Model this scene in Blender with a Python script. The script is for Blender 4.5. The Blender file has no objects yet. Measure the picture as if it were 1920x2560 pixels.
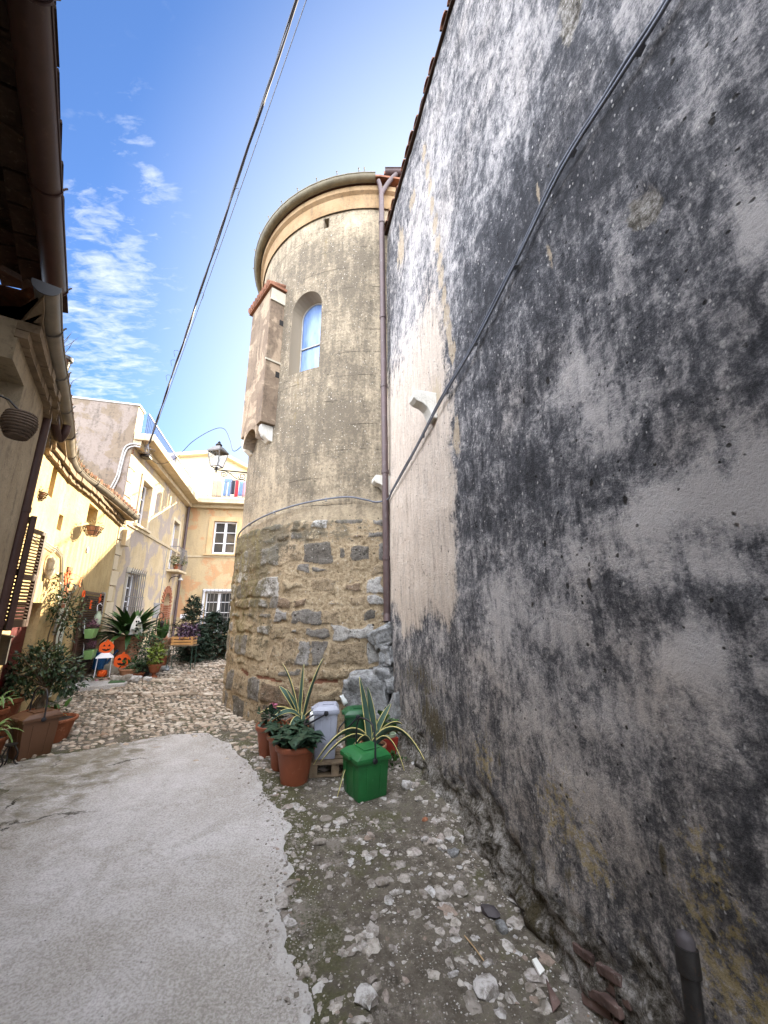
import bpy, bmesh, math, random
from mathutils import Vector, Matrix, noise as mnoise
R = math.radians
rnd = random.Random(7)
scene = bpy.context.scene
COL = scene.collection

# ------------------------------------------------------------------ camera (eye height is z = 0)
PITCH = math.atan(0.2525)
FPX = 961.0                                   # focal length in pixels of the 1920x2560 photograph
cam = bpy.data.cameras.new("camera"); cam_o = bpy.data.objects.new("camera", cam); COL.objects.link(cam_o)
cam.sensor_fit = 'VERTICAL'; cam.sensor_height = 36.0; cam.lens = FPX / 2560.0 * 36.0
cam.clip_start = 0.02; cam.clip_end = 2000
cam_o.rotation_euler = (R(90) + PITCH, 0, 0)
scene.camera = cam_o

# ------------------------------------------------------------------ world, sun, exposure
SUN_AZ, SUN_EL = R(19.5), R(22.8)               # azimuth clockwise from +Y
SKY = 0.05
scene.view_settings.view_transform = 'Standard'; scene.view_settings.look = 'None'
scene.view_settings.gamma = 1.0; scene.view_settings.use_curve_mapping = False
scene.view_settings.exposure = 2.54
world = bpy.data.worlds.new("World"); scene.world = world; world.use_nodes = True

def clamp(x, a=0.0, b=1.0): return max(a, min(b, x))
def sstep(a, b, x):
    t = clamp((x - a) / (b - a)); return t * t * (3 - 2 * t)
def fbm(x, y, z=0.0, o=4):
    return mnoise.fractal(Vector((x, y, z)), 1.0, 2.0, o)      # about -1..1

class NT:
    """small node-tree helper"""
    def __init__(s, tree): s.t = tree; s.N = tree.nodes; s.L = tree.links
    def put(s, sock, v):
        if v is None: return
        if hasattr(v, 'is_output'): s.L.new(v, sock)
        elif hasattr(sock, 'default_value'):
            if sock.type == 'RGBA' and len(v) == 3: v = (*v, 1)
            sock.default_value = v
    def coord(s, k='Object'): return s.N.new('ShaderNodeTexCoord').outputs[k]
    def map(s, v, sc=(1, 1, 1), loc=(0, 0, 0), rot=(0, 0, 0)):
        n = s.N.new('ShaderNodeMapping'); s.put(n.inputs[0], v)
        n.inputs['Scale'].default_value = sc; n.inputs['Location'].default_value = loc; n.inputs['Rotation'].default_value = rot
        return n.outputs[0]
    def noise(s, v, scale, det=5, ro=.55, dist=0., col=False):
        n = s.N.new('ShaderNodeTexNoise'); s.put(n.inputs['Vector'], v); n.inputs['Scale'].default_value = scale
        n.inputs['Detail'].default_value = det; n.inputs['Roughness'].default_value = ro; n.inputs['Distortion'].default_value = dist
        return n.outputs[1 if col else 0]
    def voro(s, v, scale, feat='F1', out='Distance', rand=1.):
        n = s.N.new('ShaderNodeTexVoronoi'); n.feature = feat; s.put(n.inputs['Vector'], v)
        n.inputs['Scale'].default_value = scale; n.inputs['Randomness'].default_value = rand
        return n.outputs[out]
    def ramp(s, f, stops, interp='LINEAR'):
        n = s.N.new('ShaderNodeValToRGB'); s.put(n.inputs[0], f); e = n.color_ramp.elements; n.color_ramp.interpolation = interp
        while len(e) < len(stops): e.new(.5)
        for k, (p, c) in enumerate(stops):
            e[k].position = p
            e[k].color = (c, c, c, 1) if not hasattr(c, '__len__') else (*c, 1)
        return n.outputs[0]
    def rng(s, f, a, b, c=0., d=1.):
        n = s.N.new('ShaderNodeMapRange'); s.put(n.inputs[0], f)
        for k, v in enumerate((a, b, c, d)): n.inputs[k + 1].default_value = v
        return n.outputs[0]
    def mix(s, f, a, b, mode='MIX'):
        n = s.N.new('ShaderNodeMix'); n.data_type = 'RGBA'; n.blend_type = mode; n.clamp_factor = True
        s.put(n.inputs[0], f); s.put(n.inputs[6], a); s.put(n.inputs[7], b)
        return n.outputs[2]
    def m(s, op, a, b=None, c=None):
        n = s.N.new('ShaderNodeMath'); n.operation = op
        for k, v in enumerate((a, b, c)): s.put(n.inputs[k], v)
        return n.outputs[0]
    def sep(s, v):
        n = s.N.new('ShaderNodeSeparateXYZ'); s.put(n.inputs[0], v); return n.outputs
    def attr(s, name, out='Fac'):
        n = s.N.new('ShaderNodeAttribute'); n.attribute_name = name; return n.outputs[out]
    def bump(s, h, st=.5, d=.02, nrm=None):
        n = s.N.new('ShaderNodeBump'); s.put(n.inputs['Height'], h); n.inputs['Strength'].default_value = st
        n.inputs['Distance'].default_value = d; s.put(n.inputs['Normal'], nrm); return n.outputs[0]
    def rand(s): return s.N.new('ShaderNodeObjectInfo').outputs['Random']
    def island(s): return s.N.new('ShaderNodeNewGeometry').outputs['Random Per Island']

def mat(name, fn):
    m = bpy.data.materials.new(name); m.use_nodes = True; t = m.node_tree; t.nodes.clear()
    h = NT(t); o = t.nodes.new('ShaderNodeOutputMaterial'); p = t.nodes.new('ShaderNodeBsdfPrincipled')
    t.links.new(p.outputs[0], o.inputs[0])
    d = fn(h); d.setdefault('Roughness', .85); d.setdefault('Specular IOR Level', .25)
    for k, v in d.items(): h.put(p.inputs[k], v)
    return m

# ---- sky: daylight sky, a strip of broken cloud on the left, hazier cloud low behind the street
w = NT(world.node_tree); world.node_tree.nodes.clear()
sk = w.N.new('ShaderNodeTexSky'); sk.sky_type = 'NISHITA'; sk.sun_disc = False
sk.sun_elevation = SUN_EL; sk.sun_rotation = SUN_AZ; sk.altitude = 200; sk.air_density = 1.0; sk.dust_density = 0.9; sk.ozone_density = 3.2
gd = w.coord('Generated'); sx, sy, sz = w.sep(gd)
zz = w.m('MAXIMUM', sz, .04)
cx_ = w.m('DIVIDE', sx, zz); cy_ = w.m('DIVIDE', sy, zz)
cmb = w.N.new('ShaderNodeCombineXYZ'); w.put(cmb.inputs[0], cx_); w.put(cmb.inputs[1], cy_)
pv = cmb.outputs[0]
big = w.noise(w.map(pv, (3.2, 3.6, 1), (.3, .1, 0), (0, 0, R(-25))), 2.2, 7, .6, .5)
fine = w.noise(w.map(pv, (5, 13, 1), (0, 0, 0), (0, 0, R(25))), 2.6, 6, .62, .5)
cl = w.m('ADD', w.m('MULTIPLY', big, .5), w.m('MULTIPLY', fine, .5))
# the cloud strip lies along azimuth -36 deg, from elevation 20 up to 60 deg
az = w.m('ARCTAN2', sx, sy); el = w.m('ARCSINE', sz)
strip = w.m('MULTIPLY', w.rng(w.m('ABSOLUTE', w.m('ADD', az, R(41))), .02, .17, 1, 0), w.m('MULTIPLY', w.rng(el, R(16), R(26)), w.rng(el, R(38), R(56), 1, .05)))
cm = w.m('MULTIPLY', w.rng(w.m('ADD', cl, w.m('MULTIPLY', strip, .16)), .58, .90), w.rng(strip, .0, .35))
back = w.m('MULTIPLY', w.rng(sy, .30, -.15), w.rng(big, .3, .55, .45, 1.))      # unseen broken cloud added behind the viewer, bright enough to fill the shade
sd_ = w.N.new('ShaderNodeVectorMath'); sd_.operation = 'DOT_PRODUCT'; w.put(sd_.inputs[0], gd)
sd_.inputs[1].default_value = (math.sin(SUN_AZ) * math.cos(SUN_EL), math.cos(SUN_AZ) * math.cos(SUN_EL), math.sin(SUN_EL))
aur = w.m('POWER', w.rng(sd_.outputs['Value'], .56, .93), 1.5)      # thin bright haze about the sun
sepmix = w.mix(1., sk.outputs[0], (.74, .93, 1.20), 'MULTIPLY')
sepmix = w.mix(w.m('MULTIPLY', aur, .9), sepmix, (4.9, 5.3, 5.4))
sepmix = w.mix(cm, sepmix, (4.6, 4.8, 5.0))
sepmix = w.mix(w.m('MULTIPLY', back, .85), sepmix, (37, 38.2, 41))
bg = w.N.new('ShaderNodeBackground'); w.put(bg.inputs[0], sepmix); bg.inputs[1].default_value = SKY
wo = w.N.new('ShaderNodeOutputWorld'); w.L.new(bg.outputs[0], wo.inputs[0])
sun = bpy.data.lights.new("sun", 'SUN'); sun.energy = 4.7; sun.angle = R(.5); sun.color = (1, .84, .60)
sun_o = bpy.data.objects.new("sun", sun); COL.objects.link(sun_o)
SD = Vector((math.sin(SUN_AZ) * math.cos(SUN_EL), math.cos(SUN_AZ) * math.cos(SUN_EL), math.sin(SUN_EL)))
sun_o.rotation_euler = SD.to_track_quat('Z', 'Y').to_euler(); sun_o.location = (0, 0, 30)

# ------------------------------------------------------------------ measuring helpers
CP, SP = math.cos(PITCH), math.sin(PITCH)
def ray(px, py):
    u = (px - 960) / FPX; v = -(py - 1280) / FPX
    return Vector((u, CP - v * SP, SP + v * CP))
def at_z(px, py, z): d = ray(px, py); return d * (z / d.z)
def at_y(px, py, y): d = ray(px, py); return d * (y / d.y)
class Wall:
    """vertical wall plane: t metres along it, z up, out = metres towards the street"""
    def __init__(s, p, q):
        s.p = Vector((p[0], p[1], 0)); e = Vector((q[0] - p[0], q[1] - p[1], 0)); s.L = e.length; s.e = e / s.L
        s.n = Vector((s.e.y, -s.e.x, 0))
    def pt(s, t, z, out=0.0): return s.p + s.e * t + s.n * out + Vector((0, 0, z))
    def hit(s, px, py, out=0.0):
        d = ray(px, py); k = (s.n.dot(s.p) + out) / s.n.dot(d); P = d * k
        return (P - s.p).dot(s.e), P.z
RW = Wall((1.4 - 0.0, .376), (1.4 - .259, .376 + .966)); RW.n = -RW.n
FL = Wall((-6.5, 9.2), (-6.763, 10.165))
FW = Wall((-8.24, 15.6), (-7.25, 15.739))
CH = [(-2.75, 2.48), (-3.38, 3.43), (-4.42, 4.66), (-5.02, 5.79), (-5.38, 6.75), (-6.5, 9.25)]
S = [Wall(CH[i], CH[i + 1]) for i in range(5)]
TC = Vector((-.25, 7.98, 0))                    # axis of the apse tower
TR = 2.6
def tw(th, z, r): return TC + Vector((math.sin(th) * r, -math.cos(th) * r, z))
def ground_z(x, y):
    pts = [(-60, -2.2), (-4, -1.85), (1, -1.72), (3.5, -1.60), (5.5, -1.53), (6.9, -1.47), (7.02, -1.43), (7.7, -1.385), (7.82, -1.35), (8.9, -1.29), (9.02, -1.255), (12, -1.1), (16, -1.0), (80, -.6)]
    yy = y + .04 * x + (.05 * math.sin(x * 2.1) if 6 < y < 10 else 0)
    z = pts[-1][1]
    for (a, za), (b, zb) in zip(pts, pts[1:]):
        if yy < b: z = za + (zb - za) * clamp((yy - a) / (b - a)); break
    dw = RW.n.x * (x - RW.p.x) + RW.n.y * (y - RW.p.y)        # distance from the right wall: rubble lifts the foot of it
    if y > 2: z += .10 * sstep(.45, 0., dw) * sstep(2, 4.2, y)
    return z

# ------------------------------------------------------------------ mesh building
_ico = {}
def ico(sub):
    if sub not in _ico:
        b = bmesh.new(); bmesh.ops.create_icosphere(b, subdivisions=sub, radius=1.0)
        b.verts.index_update()
        _ico[sub] = ([v.co.copy() for v in b.verts], [[v.index for v in f.verts] for f in b.faces]); b.free()
    return _ico[sub]
OFF = {}
class MB:
    def __init__(s): s.v = []; s.f = []; s.uv = None; s.at = {}
    def add(s, vs, fs):
        o = len(s.v); s.v += [Vector(v) for v in vs]; s.f += [[i + o for i in f] for f in fs]; return s
    def obox(s, o, a, b, c):
        o, a, b, c = map(Vector, (o, a, b, c))
        vs = [o, o + a, o + a + b, o + b, o + c, o + a + c, o + a + b + c, o + b + c]
        fs = [[0, 3, 2, 1], [4, 5, 6, 7], [0, 1, 5, 4], [1, 2, 6, 5], [2, 3, 7, 6], [3, 0, 4, 7]]
        if a.cross(b).dot(c) < 0: fs = [f[::-1] for f in fs]
        return s.add(vs, fs)
    def box(s, c, d, M=None):
        M = M or Matrix.Identity(3)
        a, b, e = (M @ Vector((d[0], 0, 0)), M @ Vector((0, d[1], 0)), M @ Vector((0, 0, d[2])))
        return s.obox(Vector(c) - (a + b + e) / 2, a, b, e)
    def wbox(s, W, t0, t1, z0, z1, o0, o1):         # box in a wall's own coordinates
        return s.obox(W.pt(t0, z0, o0), W.e * (t1 - t0), Vector((0, 0, z1 - z0)), W.n * (o1 - o0))
    def bar(s, p, q, w_, h_=None, up=(0, 0, 1)):
        p, q = Vector(p), Vector(q); d = (q - p); u = Vector(up)
        x = d.cross(u)
        if x.length < 1e-6: x = d.cross(Vector((1, 0, 0)))
        x.normalize(); y = x.cross(d).normalized(); h_ = h_ or w_
        return s.obox(p - x * w_ / 2 - y * h_ / 2, x * w_, d, y * h_)
    def tube(s, pts, r, seg=8, caps=True):
        P = [Vector(p) for p in pts]; n = len(P); rs = r if hasattr(r, '__len__') else [r] * n
        vs = []; fs = []; prev = None
        for i in range(n):
            t = (P[min(i + 1, n - 1)] - P[max(i - 1, 0)]).normalized()
            if prev is None:
                x = t.cross(Vector((0, 0, 1)))
                if x.length < 1e-3: x = t.cross(Vector((1, 0, 0)))
            else: x = prev - t * prev.dot(t)
            x.normalize(); prev = x; y = t.cross(x)
            for k in range(seg):
                a = 2 * math.pi * k / seg; vs.append(P[i] + (x * math.cos(a) + y * math.sin(a)) * rs[i])
        for i in range(n - 1):
            for k in range(seg):
                a, b = i * seg + k, i * seg + (k + 1) % seg; fs.append([a, b, b + seg, a + seg])
        if caps: fs.append(list(range(seg))[::-1]); fs.append([(n - 1) * seg + k for k in range(seg)])
        return s.add(vs, fs)
    def lathe(s, prof, seg=24, c=(0, 0, 0), M=None, sq=None):
        c = Vector(c); M = M or Matrix.Identity(3); vs = []; fs = []
        for (r, z) in prof:
            for k in range(seg):
                a = 2 * math.pi * (k + .5) / seg; q = 1.0
                vs.append(c + M @ Vector((r * q * math.cos(a), r * q * math.sin(a), z)))
        for i in range(len(prof) - 1):
            for k in range(seg):
                a, b = i * seg + k, i * seg + (k + 1) % seg; fs.append([a, b, b + seg, a + seg])
        fs.append(list(range(seg))[::-1]); m = (len(prof) - 1) * seg; fs.append([m + k for k in range(seg)])
        return s.add(vs, fs)
    def prism(s, poly, o, eu, ev, ex):
        o, eu, ev, ex = map(Vector, (o, eu, ev, ex)); n = len(poly)
        a = [o + eu * x + ev * y for x, y in poly]; vs = a + [p + ex for p in a]
        ar = sum(poly[i][0] * poly[(i + 1) % n][1] - poly[(i + 1) % n][0] * poly[i][1] for i in range(n))
        fl = (eu.cross(ev).dot(ex) > 0) == (ar > 0)
        fs = [list(range(n))[::-1], list(range(n, 2 * n))] + [[i, (i + 1) % n, n + (i + 1) % n, n + i] for i in range(n)]
        if not fl: fs = [f[::-1] for f in fs]
        return s.add(vs, fs)
    def rock(s, c, d, g, M=None, sub=1, amp=.25, fr=1.3, sq=.75):
        vs, fs = ico(sub); M = M or Matrix.Identity(3); o = Vector((g.uniform(-50, 50), g.uniform(-50, 50), g.uniform(-50, 50))); c = Vector(c)
        out = []
        for v in vs:
            k = 1 + amp * mnoise.noise(v * fr + o) * 1.6 + amp * .4 * mnoise.noise(v * fr * 3 + o)
            # squarish stones
            q = Vector((abs(v.x) ** sq * math.copysign(1, v.x), abs(v.y) ** sq * math.copysign(1, v.y), abs(v.z) ** sq * math.copysign(1, v.z)))
            out.append(c + M @ Vector((q.x * d[0] * k, q.y * d[1] * k, q.z * d[2] * k)))
        return s.add(out, fs)
    def leaf(s, p, d, up, L, W, bend=.25, n=3, fold=.25, prof=None):
        p, d, up = Vector(p), Vector(d).normalized(), Vector(up)
        x = d.cross(up)
        if x.length < 1e-4: x = d.cross(Vector((1, 0, .1)))
        x.normalize(); nrm = x.cross(d).normalized(); vs = []; fs = []
        for i in range(n + 1):
            t = i / n; wd = (math.sin(math.pi * min(1, .12 + t * .88)) ** .8 if prof is None else prof(t)) * W / 2
            c = p + d * (L * t * (1 - .15 * bend * t)) - nrm * (bend * L * t * t)
            vs += [c - x * wd + nrm * (fold * wd), c, c + x * wd + nrm * (fold * wd)]
        for i in range(n):
            a = i * 3; fs += [[a, a + 1, a + 4, a + 3], [a + 1, a + 2, a + 5, a + 4]]
        return s.add(vs, fs)
    def build(s, name, m, parent=None, smooth=None, W=False, bevel=0, kind=None, uvs=None):
        off = OFF.get(parent, Vector()) if W else Vector()
        me = bpy.data.meshes.new(name); me.from_pydata([v - off for v in s.v], [], s.f); me.update()
        if bevel:
            b = bmesh.new(); b.from_mesh(me)
            ed = [e for e in b.edges if len(e.link_faces) == 2 and e.calc_face_angle(0) > R(28)]
            bmesh.ops.bevel(b, geom=ed, offset=bevel, segments=2, affect='EDGES', clamp_overlap=True, profile=.6); b.to_mesh(me); b.free()
        if smooth:
            for p in me.polygons: p.use_smooth = True
            if smooth < 180: me.set_sharp_from_angle(angle=R(smooth))
        me.materials.append(m)
        o = bpy.data.objects.new(name, me); COL.objects.link(o)
        if parent: o.parent = parent
        OFF[o] = off
        if kind: o['kind'] = kind
        if uvs:
            ul = me.uv_layers.new(name='UVMap')
            for li, l in enumerate(me.loops): ul.data[li].uv = uvs[l.vertex_index]
        for k, vals in s.at.items():
            a = me.attributes.new(k, 'FLOAT', 'POINT'); a.data.foreach_set('value', vals)
        return o
def thing(name, label, cat, loc=(0, 0, 0), rz=0, group=None):
    o = bpy.data.objects.new(name, None); COL.objects.link(o); o.empty_display_size = .1
    o.location = loc; o.rotation_euler = (0, 0, rz); o['label'] = label; o['category'] = cat
    if group: o['group'] = group
    OFF[o] = Vector(loc); return o
def tag(o, label, cat, group=None):
    o['label'] = label; o['category'] = cat
    if group: o['group'] = group
    return o
def dup(root, loc, rz, label, group=None, sc=1.0):
    r = root.copy(); COL.objects.link(r); r.location = loc; r.rotation_euler = (0, 0, rz); r['label'] = label; r.scale = (sc,) * 3
    if group: r['group'] = group
    for ch in root.children:
        c = ch.copy(); COL.objects.link(c); c.parent = r
        for g_ in ch.children:
            d = g_.copy(); COL.objects.link(d); d.parent = c
    return r
def cut(o, cutter):
    """boolean the MB `cutter` out of the mesh object o"""
    c = cutter.build('cutter', o.data.materials[0]); c.matrix_world = Matrix.Identity(4)
    if o.parent: c.location = -OFF[o.parent] if OFF.get(o, Vector()).length else Vector()
    # o may be parented to an empty with an offset: put the cutter in o's own space by parenting it the same way
    if o.parent: c.parent = o.parent; c.location = -OFF[o]
    md = o.modifiers.new('b', 'BOOLEAN'); md.operation = 'DIFFERENCE'; md.solver = 'EXACT'; md.object = c
    bpy.context.view_layer.update()
    me = bpy.data.meshes.new_from_object(o.evaluated_get(bpy.context.evaluated_depsgraph_get()))
    o.modifiers.clear(); old = o.data; nm = old.name; o.data = me; bpy.data.meshes.remove(old); me.name = nm
    bpy.data.objects.remove(c)
    return o
def catmull(P, k=6):
    P = [Vector(p) for p in P]; Q = [P[0] * 2 - P[1]] + P + [P[-1] * 2 - P[-2]]; out = []
    for i in range(1, len(Q) - 2):
        a, b, c, d = Q[i - 1:i + 3]
        for j in range(k):
            t = j / k; out.append(.5 * ((2 * b) + (c - a) * t + (2 * a - 5 * b + 4 * c - d) * t * t + (3 * b - a - 3 * c + d) * t ** 3))
    return out + [P[-1]]
# ------------------------------------------------------------------ materials
def spots(h, v, scale, r0, r1, keep, loc=(0, 0, 0), sc=(1, 1, 1)):
    """scattered flecks: keep only a share of the cells, each with its own size"""
    mv = h.mix(.35 / scale, h.map(v, sc, loc), h.noise(v, scale * 2.2, 3, .6, 0, True))
    d = h.voro(mv, scale); c = h.sep(h.voro(mv, scale, 'F1', 'Color'))
    return h.m('MULTIPLY', h.rng(h.m('DIVIDE', d, h.m('ADD', c[1], .25)), r0, r1, 1, 0), h.m('LESS_THAN', c[0], keep))
def m_rightwall(h):
    uv = h.coord('UV'); z = h.sep(uv)[1]
    pale = h.attr('pale'); panel = h.attr('panel'); moss = h.attr('moss'); och = h.attr('ochre'); expo = h.attr('expo')
    big = h.noise(h.map(uv, (1.6, 1.1, 1)), 1.5, 8, .62, .4)
    mid = h.noise(h.map(uv, (1.4, 1, 1), (4, 2, 0)), 5.5, 9, .72, .5)
    st = h.noise(h.map(uv, (8, 1.3, 1)), 2.2, 7, .68, .5)
    n2 = h.noise(uv, 24, 7, .8); n3 = h.noise(uv, 90, 4, .8)
    def c_(x, k): return h.m('MULTIPLY', h.m('SUBTRACT', x, .5), k)
    f = h.m('ADD', h.m('ADD', pale, c_(big, .9)), h.m('ADD', c_(mid, 1.9), c_(st, .9)))
    f = h.m('ADD', f, h.m('ADD', c_(n2, 1.5), c_(n3, .9)))
    c = h.ramp(f, [(.0, (.036, .037, .042)), (.25, (.08, .08, .088)), (.42, (.155, .153, .16)), (.56, (.275, .265, .268)), (.70, (.385, .365, .36)), (.95, (.54, .51, .495))])
    tint = h.noise(uv, 1.1, 5, .6)
    c = h.mix(h.rng(tint, .5, .75, 0, .25), c, h.mix(1., c, (1.15, .98, .78), 'MULTIPLY'))
    low = h.rng(z, -.1, -1.2); c = h.mix(h.m('MULTIPLY', low, .45), c, h.mix(1., c, (1.2, 1.06, .86), 'MULTIPLY'))
    pf = h.m('ADD', h.m('ADD', panel, c_(n2, .9)), h.m('ADD', c_(st, .5), c_(mid, .9)))
    pc = h.mix(h.rng(st, .35, .68), (.54, .45, .37), (.66, .58, .50))
    pc = h.mix(h.rng(h.m('ADD', h.m('MULTIPLY', n2, .6), h.m('MULTIPLY', h.noise(h.map(uv, (9, 1.2, 1)), 1.5, 6, .65), .6)), .60, .8, 0, .8), pc, (.19, .165, .145))
    c = h.mix(h.rng(pf, .36, .62), c, pc)
    of = h.m('ADD', och, h.m('ADD', c_(st, 1.2), c_(n2, .7)))
    c = h.mix(h.rng(of, .48, .62, 0, .8), c, h.mix(h.rng(n2, .3, .7), (.38, .29, .19), (.50, .42, .31)))
    n4 = h.noise(uv, 34, 6, .85); er = h.voro(uv, 11, 'F1')
    ec = h.ramp(h.m('ADD', h.m('MULTIPLY', n4, .75), h.m('MULTIPLY', h.noise(uv, 7, 4, .6), .35)), [(.44, (.04, .034, .025)), (.51, (.13, .115, .092)), (.56, (.25, .23, .2)), (.65, (.52, .49, .46))])
    ef = h.m('ADD', expo, h.m('ADD', c_(n2, 1.1), c_(mid, .5))); em = h.rng(ef, .44, .55)
    c = h.mix(em, c, ec)
    mf = h.m('ADD', moss, h.m('ADD', h.m('ADD', c_(st, 1.1), c_(n2, .8)), c_(mid, .8)))
    c = h.mix(h.rng(mf, .50, .66, 0, .88), c, h.mix(h.rng(n3, .3, .7), (.032, .026, .009), (.10, .078, .034)))
    lich = h.m('MULTIPLY', h.rng(h.m('ADD', h.m('ADD', h.m('MULTIPLY', h.noise(uv, 26, 5, .75), .7), h.m('MULTIPLY', mid, .35)), h.m('MULTIPLY', h.attr('lichen'), .17)), .67, .73), h.rng(h.attr('lichen'), .05, .35))
    c = h.mix(h.m('MULTIPLY', lich, .6), c, (.40, .30, .10))
    gate = h.rng(h.m('ADD', big, c_(mid, .8)), .42, .60)
    fl = h.m('MAXIMUM', h.m('MULTIPLY', spots(h, uv, 18, .16, .26, .16, (0, 0, 0), (1.25, .8, 1)), gate), h.m('MAXIMUM', spots(h, uv, 38, .16, .3, .20, (3, 7, 0), (1.25, .8, 1)), spots(h, uv, 7, .05, .075, .22, (9, 4, 0), (1.5, .8, 1))))
    c = h.mix(h.m('MULTIPLY', fl, .8), c, h.mix(n3, (.42, .40, .38), (.72, .69, .66)))
    pit = h.m('MAXIMUM', spots(h, uv, 11, .10, .17, .13, (5, 1, 0), (1.2, .8, 1)), h.m('MAXIMUM', spots(h, uv, 26, .14, .25, .2, (1, 6, 0)), spots(h, uv, 4.5, .05, .075, .22, (2, 3, 0), (1.5, .6, 1))))
    c = h.mix(h.m('MULTIPLY', pit, .88), c, (.018, .015, .012))
    hgt = h.m('ADD', h.m('ADD', h.m('MULTIPLY', n2, 1.2), h.m('MULTIPLY', n3, .5)), h.m('MULTIPLY', mid, 1.1))
    hgt = h.m('SUBTRACT', h.m('ADD', hgt, h.m('MULTIPLY', fl, .15)), h.m('MULTIPLY', pit, 1.1))
    hgt = h.m('SUBTRACT', hgt, h.m('MULTIPLY', em, h.m('ADD', h.m('MULTIPLY', er, .9), h.m('ADD', .35, h.m('MULTIPLY', n4, -.9)))))
    return {'Base Color': c, 'Normal': h.bump(hgt, 1., .026), 'Roughness': .92}
M_RW = mat('old right wall render', m_rightwall)

def m_tower_up(h):
    uv = h.coord('UV'); bare = h.attr('bare'); lich = h.attr('lichen')
    def c_(x, k): return h.m('MULTIPLY', h.m('SUBTRACT', x, .5), k)
    st = h.noise(h.map(uv, (6, .9, 1)), 1.8, 7, .68, .3); n1 = h.noise(uv, 1.3, 7, .6); mid = h.noise(uv, 5, 8, .72, .3); n2 = h.noise(uv, 24, 7, .82); n3 = h.noise(uv, 75, 4, .85)
    f = h.m('ADD', h.m('ADD', h.m('ADD', c_(n1, .9), c_(st, 1.0)), h.m('ADD', c_(n2, 1.5), c_(n3, 1.1))), h.m('SUBTRACT', c_(mid, 1.0), bare))
    base = h.mix(h.noise(uv, .8, 4), (.42, .335, .225), (.50, .42, .30))
    base = h.mix(h.rng(n2, .55, .75, 0, .5), base, (.66, .57, .42))
    c = h.mix(h.rng(f, -.52, .10), base, h.mix(h.rng(n3, .35, .65), (.085, .071, .052), (.20, .165, .12)))
    lf = h.m('ADD', lich, h.m('ADD', c_(n2, 1.2), c_(st, 1.)))
    c = h.mix(h.rng(lf, .40, .66, 0, .8), c, h.mix(n3, (.24, .165, .045), (.42, .31, .10)))
    v = h.sep(uv)[1]
    wob = h.m('MULTIPLY', h.m('SUBTRACT', h.noise(uv, 2.5, 4), .5), .07)
    ln = h.m('ABSOLUTE', h.m('SUBTRACT', h.m('FRACT', h.m('MULTIPLY', h.m('ADD', v, wob), 2.35)), .5))
    line = h.m('MULTIPLY', h.rng(ln, .004, .014, 1, 0), h.rng(h.m('ADD', h.noise(uv, 1.7, 3), c_(n2, .6)), .50, .58))
    c = h.mix(h.m('MULTIPLY', line, .6), c, (.07, .055, .04))
    fl = h.m('MAXIMUM', spots(h, uv, 26, .14, .26, .2), spots(h, uv, 46, .15, .3, .22, (3, 3, 0)))
    c = h.mix(h.m('MULTIPLY', fl, h.rng(f, -.25, .1, .3, .9)), c, (.60, .55, .47))
    pit = h.m('MAXIMUM', spots(h, uv, 22, .12, .22, .2, (5, 5, 0)), spots(h, uv, 9, .05, .08, .18, (1, 5, 0)))
    c = h.mix(h.m('MULTIPLY', pit, .8), c, (.045, .035, .026))
    hg = h.m('SUBTRACT', h.m('ADD', n2, h.m('MULTIPLY', n3, .5)), h.m('ADD', line, h.m('MULTIPLY', pit, .8)))
    return {'Base Color': c, 'Normal': h.bump(hg, 1., .022), 'Roughness': .93}
M_TU = mat('weathered tan tower plaster', m_tower_up)

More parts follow.
